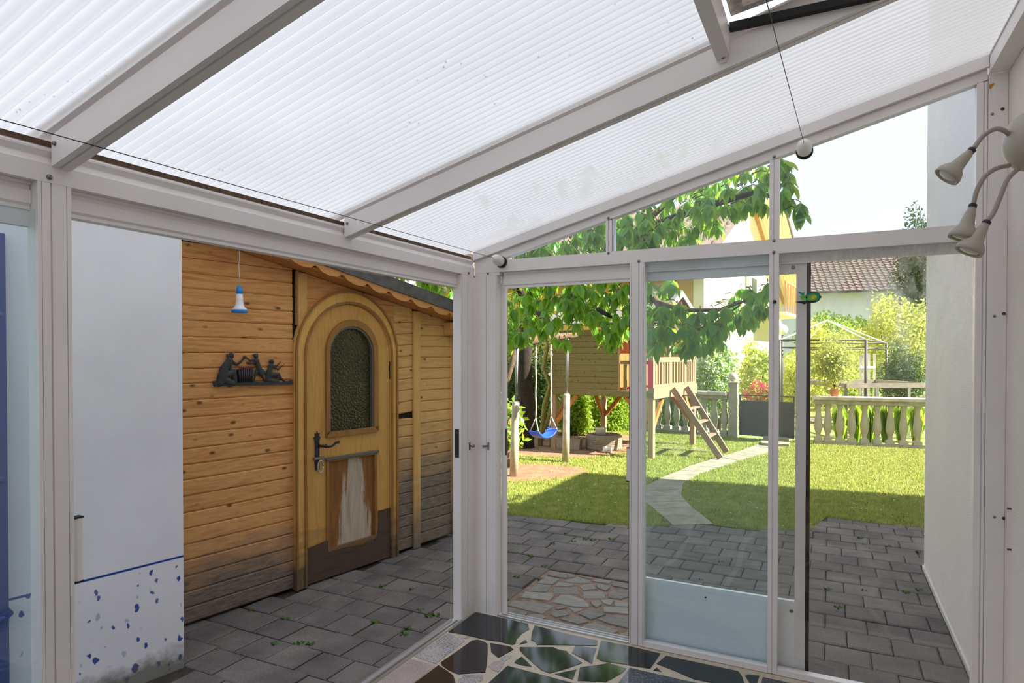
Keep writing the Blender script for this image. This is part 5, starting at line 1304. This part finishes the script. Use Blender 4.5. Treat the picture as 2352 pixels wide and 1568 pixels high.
# shutter, window and balcony on the gable
MB().cbox(4.05,4.62,-.05,-.001,2.3,3.95,.01).build('shutter',M['shutter'],hs)
wnd=MB().cbox(4.66,5.5,-.03,-.001,2.3,3.95,.01).build('window',M['white_board'],hs)
MB().box(4.74,5.42,-.036,-.031,2.4,3.87).build('pane',M['window_dark'],wnd)
MB().cbox(5.3,7.6,-.9,-.001,2.75,2.85,.01).build('balcony_slab',M['cream_board'],hs)
rl=MB().bar((5.3,-.87,3.75),(7.6,-.87,3.75),.05,.05).build('balcony_rail',M['terracotta'],hs)
for k in range(6):
    u=5.32+k*.45; MB().bar((u,-.87,2.85),(u,-.87,3.72),.035,.035,(1,0,0)).build('rail_bar',M['terracotta'],hs)
MB().tube([(7.0,-.35,0),(7.0,-.35,2.35)],.04,8).build('lamp_pole',M['gate_frame'],hs)
gl_=atdepth(1797,757,16.0); o=empty('globe_lamp',loc=(gl_[0],gl_[1],-.125)); tag(o,'white globe lamp on a slim pole right of the yellow house','lamp')
MB().tube([(0,0,0),(0,0,gl_[2]+.02)],.025,8).build('pole',M['gate_frame'],o); MB().ball((0,0,gl_[2]+.125),.135,18).build('globe',M['globe'],o)

PV=Plane(tuple(atdepth(1796,815,32)[:2]),-82)   # facade line going right; w points away from us
fa=math.radians(8); ex=np.array([math.cos(fa),math.sin(fa),0]); en=np.array([math.sin(fa),-math.cos(fa),0])
o0=atdepth(1770,815,33.0); o0[2]=0
wh=empty('white_house',matrix=Matrix.Translation(o0)@Matrix.Rotation(fa,4,'Z')); tag(wh,'white house with brown tiled roof far behind the balustrade','house'); bpy.context.view_layer.update()
WE=4.95; WL=13.0
MB().box(0,WL,0,8,-.2,WE).build('walls',M['house_white'],wh)
MB().prism([(-.5,WE-.25),(4.0,WE+2.1),(8.5,WE-.25)], lambda a,b:(-.3,a,b), lambda a,b:(WL+.3,a,b)).build('roof',M['tile_far'],wh)
MB().box(-.3,WL+.3,-.6,-.48,WE-.3,WE-.2).build('gutter',M['metal_dark'],wh)
s2=(2.35/4.5); eyw=-en*1.0+ZZ*s2
tile_roof(wh,o0+ex*-.3+en*.55+ZZ*(WE-.25),ex,eyw,45,13,.30,.38,M['tile_far'],lambda x,y:1800<x<2060 and 595<y<670,290)
for k,u in enumerate(()):
    w_=MB().cbox(u,u+1.1,-.06,-.001,2.4,3.9,.02).build('window',M['white_board'],wh); MB().box(u+.1,u+1.0,-.07,-.061,2.5,3.8).build('pane',M['window_dark'],wh).parent=w_

# ================================================================== GAZEBO FRAME, TRELLIS, CAGE
A_g=atdepth(1989,780,13.5);B_g=atdepth(2036,795,17.5);C_g=atdepth(1791,780,14.0);D_g=atdepth(1850,796,17.8);P_g=atdepth(1900,735,15.6)
zt=A_g[2]
for q in (B_g,C_g,D_g): q[2]=zt
gz=empty('gazebo_frame',loc=(A_g[0],A_g[1],-.125)); tag(gz,'bare metal gazebo frame without cloth among the shrubs','gazebo'); go=np.array(gz.location)
for q in (A_g,B_g,C_g,D_g):
    MB().tube([np.array([q[0],q[1],-.125])-go,q-go],.032,8).build('post',M['metal_dark'],gz); MB().tube([q-go,P_g-go],.018,6).build('hip_bar',M['white_post'],gz)
for a,b in ((A_g,B_g),(B_g,D_g),(D_g,C_g),(C_g,A_g)):
    dz=np.array([0,0,.16]); MB().tube([a-go,b-go],.018,6).tube([a-go-dz,b-go-dz],.014,6).build('top_beam',M['metal_dark'],gz)
t0=atdepth(1990,900,15.0); tr_=empty('trellis',loc=(t0[0],t0[1],-.125)); tag(tr_,'white slatted trellis standing behind the timber cage','trellis'); to=np.array(tr_.location)
for a,b in ((1977,818),(1984,812),(1996,811),(2009,812)):
    q=atdepth(a,b,15.0); MB().bar(np.array([q[0],q[1],-.125])-to,q-to,.06,.05,(1,0,0)).build('slat',M['white_post'],tr_)
for py_ in (843,880): MB().bar(atdepth(1976,py_,14.96)-to,atdepth(2010,py_,14.96)-to,.03,.05).build('cross_bar',M['white_post'],tr_)
cg0=atdepth(1943,880,12.6); cg1=atdepth(2145,886,12.6); cg0[2]=cg1[2]=.94; bk_=np.array([F0[0],F0[1],0])*2.0
cg=empty('timber_cage',loc=(cg0[0],cg0[1],-.125)); tag(cg,'low grey timber cage with wire mesh behind the balustrade','cage'); co=np.array(cg.location)
K4=[cg0,cg1,cg1+bk_,cg0+bk_]
for i in range(4):
    a,b=K4[i],K4[(i+1)%4]; MB().bar(a-co,b-co,.06,.09).build('top_rail',M['cage_wood'],cg); lo=np.array([0,0,-.88]); MB().bar(a+lo-co,b+lo-co,.06,.06).build('bottom_rail',M['cage_wood'],cg)
for i in range(4):
    a=K4[i]; MB().bar(np.array([a[0],a[1],-.125])-co,a-co-np.array([0,0,.045]),.06,.06,(1,0,0)).build('post',M['cage_wood'],cg)
for t in (.36,.72): 
    a=cg0+(cg1-cg0)*t; MB().bar(np.array([a[0],a[1],-.125])-co,a-co-np.array([0,0,.045]),.045,.045,(1,0,0)).build('post',M['white_post'],cg)
mb=MB(); dv=(cg1-cg0)
for i in range(36):
    a=cg0+dv*(i+.5)/36-co; mb.tube([a+np.array([0,0,-.85]),a+np.array([0,0,-.05])],.0022,3,False)
for i in range(16):
    h=np.array([0,0,-.05-.05*i]); mb.tube([cg0-co+h,cg1-co+h],.0022,3,False)
mb.build('wire_mesh',M['metal_dark'],cg,'stuff')

# ================================================================== SMALL THINGS INSIDE
yc=float(GX(2345,352,2.54)[1]); dc=np.array(GX(2345,352,XW-.001)); dc[1]=yc
lm=empty('wall_spotlight',loc=tuple(dc)); tag(lm,'beige wall light with three gooseneck spots on the house wall','wall lamp')
lo=np.array(lm.location)
MB().lathe([(.108,0),(.108,.012),(.101,.038),(.082,.064),(.050,.082),(.004,.090)],(0,0,0),(-1,0,0),26).build('base',M['lamp_body'],lm)
def lp_(x,y,dy): return np.array(GY(x,y,yc+dy))-lo
def smooth(pts,k=6):
    P=[pts[0]]+list(pts)+[pts[-1]]; out=[]
    for i in range(1,len(P)-2):
        for s in range(k):
            t=s/k; a,b,c,d=P[i-1],P[i],P[i+1],P[i+2]
            out.append(.5*((2*b)+(c-a)*t+(2*a-5*b+4*c-d)*t*t+(3*b-a-3*c+d)*t**3))
    return out+[pts[-1]]
ARMS=[([(2330,330,-.02),(2314,305,-.05),(2288,296,-.07),(2258,312,-.08),(2236,341,-.09)],(2172,408,-.10)),
      ([(2318,380,-.03),(2288,387,-.06),(2262,405,-.08),(2244,437,-.09),(2236,468,-.09)],(2209,548,-.10)),
      ([(2338,388,-.05),(2314,412,-.09),(2297,452,-.11),(2282,488,-.12),(2269,506,-.12)],(2223,580,-.13))]
for pts,end in ARMS:
    P=[lp_(*p) for p in pts]; MB().tube(smooth(P),.0085,10).build('gooseneck',M['lamp_neck'],lm)
    a=P[-1]; b=lp_(*end); ax=b-a; L=np.linalg.norm(ax)
    hd_=MB().lathe([(.0125,L*.10),(.0185,L*.30),(.024,L*.55),(.026,L*.62),(.039,L*.74),(.046,L*.86),(.046,L*.99),(.040,L*.985),(.036,L*.85),(.01,L*.80)],tuple(a),tuple(ax),22).build('lamp_head',M['lamp_body'],lm)
    MB().lathe([(.0095,0),(.0135,L*.02),(.0138,L*.10)],tuple(a),tuple(ax),16).build('collar',M['lamp_collar'],hd_)
    MB().lathe([(.034,L*.86),(.035,L*.93),(.030,L*.965),(.015,L*.985),(.002,L*.99)],tuple(a),tuple(ax),18).build('bulb',M['bulb'],hd_)
def anchor(name,label,px_,py_,r,end):
    p=np.array(GY(px_,py_,-.055)); o=empty(name,loc=tuple(p)); tag(o,label,'wire anchor')
    ax=np.array(end)-p; Lw=np.linalg.norm(ax); 
    MB().lathe([(r*.5,-.055),(r*.98,-.03),(r,-.012),(r*.97,.012),(r*.8,.034),(r*.5,.048),(.003,.055)],(0,0,0),(0,-1,.12),20).build('knob',M['globe'],o)
    MB().lathe([(r*1.12,-.0545),(r*1.12,-.0445)],(0,.0,0),(0,-1,.12),20).build('back_plate',M['dark_metal'],o)
    MB().tube([(0,-.05,.006),tuple(ax)],.0014,5).build('wire',M['dark_metal'],o)
anchor('wire_anchor','white round knob on the sloping gable rafter with wire',1847,338,.034,(1.66,-4.55,2.42))
anchor('wire_anchor','white egg-shaped knob in the eaves corner with wire',1143,597,.030,(.16,-4.55,2.098))
bd=np.array(GY(1860,682,.0185)); bird=empty('sun_catcher',loc=tuple(bd)); tag(bird,'green and yellow painted glass bird stuck to the pane','ornament')
def bq(a,b): q=GY(1780+a*.2552,560+b*.2552,.0185); return (q[0]-bd[0],q[2]-bd[2])
def flat(name,poly,y0,y1,mat): return MB().prism([bq(*p) for p in poly],lambda u,v:(u,y0,v),lambda u,v:(u,y1,v)).build(name,mat,bird)
el=lambda cx_,cy_,a,b,rot=0,n=24:[(cx_+a*math.cos(t)*math.cos(rot)-b*math.sin(t)*math.sin(rot),cy_+a*math.cos(t)*math.sin(rot)+b*math.sin(t)*math.cos(rot)) for t in np.linspace(0,2*math.pi,n,False)]
flat('body_outline',el(342,480,72,50,-.12),-.0015,-.0002,M['bird_line'])
flat('body',el(342,480,66,44,-.12),-.0030,-.0016,M['bird_teal'])
flat('wing',el(335,485,48,30,-.3),-.0042,-.0031,M['bird_green']); flat('breast',el(350,478,26,16,-.3),-.0052,-.0043,M['bird_yellow'])
flat('beak',[(402,462),(424,480),(400,490)],-.0030,-.0002,M['bird_line'])
flat('tail',[(290,500),(250,470),(205,428),(225,430),(245,440),(262,432),(265,470),(300,480)],-.0030,-.0002,M['bird_teal']); flat('tail_patch',[(225,470),(270,460),(285,505),(240,505)],-.0042,-.0031,M['bird_green'])
flat('branch',[(175,522),(260,512),(385,512),(382,522),(300,528),(262,545),(240,535)],-.0042,-.0031,M['bird_line'])
for px_,py_ in ((2323,1168),(2323,1262)):
    q=GX(px_,py_,XW); o=MB().lathe([(.004,0),(.004,.012),(.006,.013)],(q[0]-.0005,q[1],q[2]),(-1,0,0),8).build('screw',M['steel'],bpy.data.objects['wall_right'])
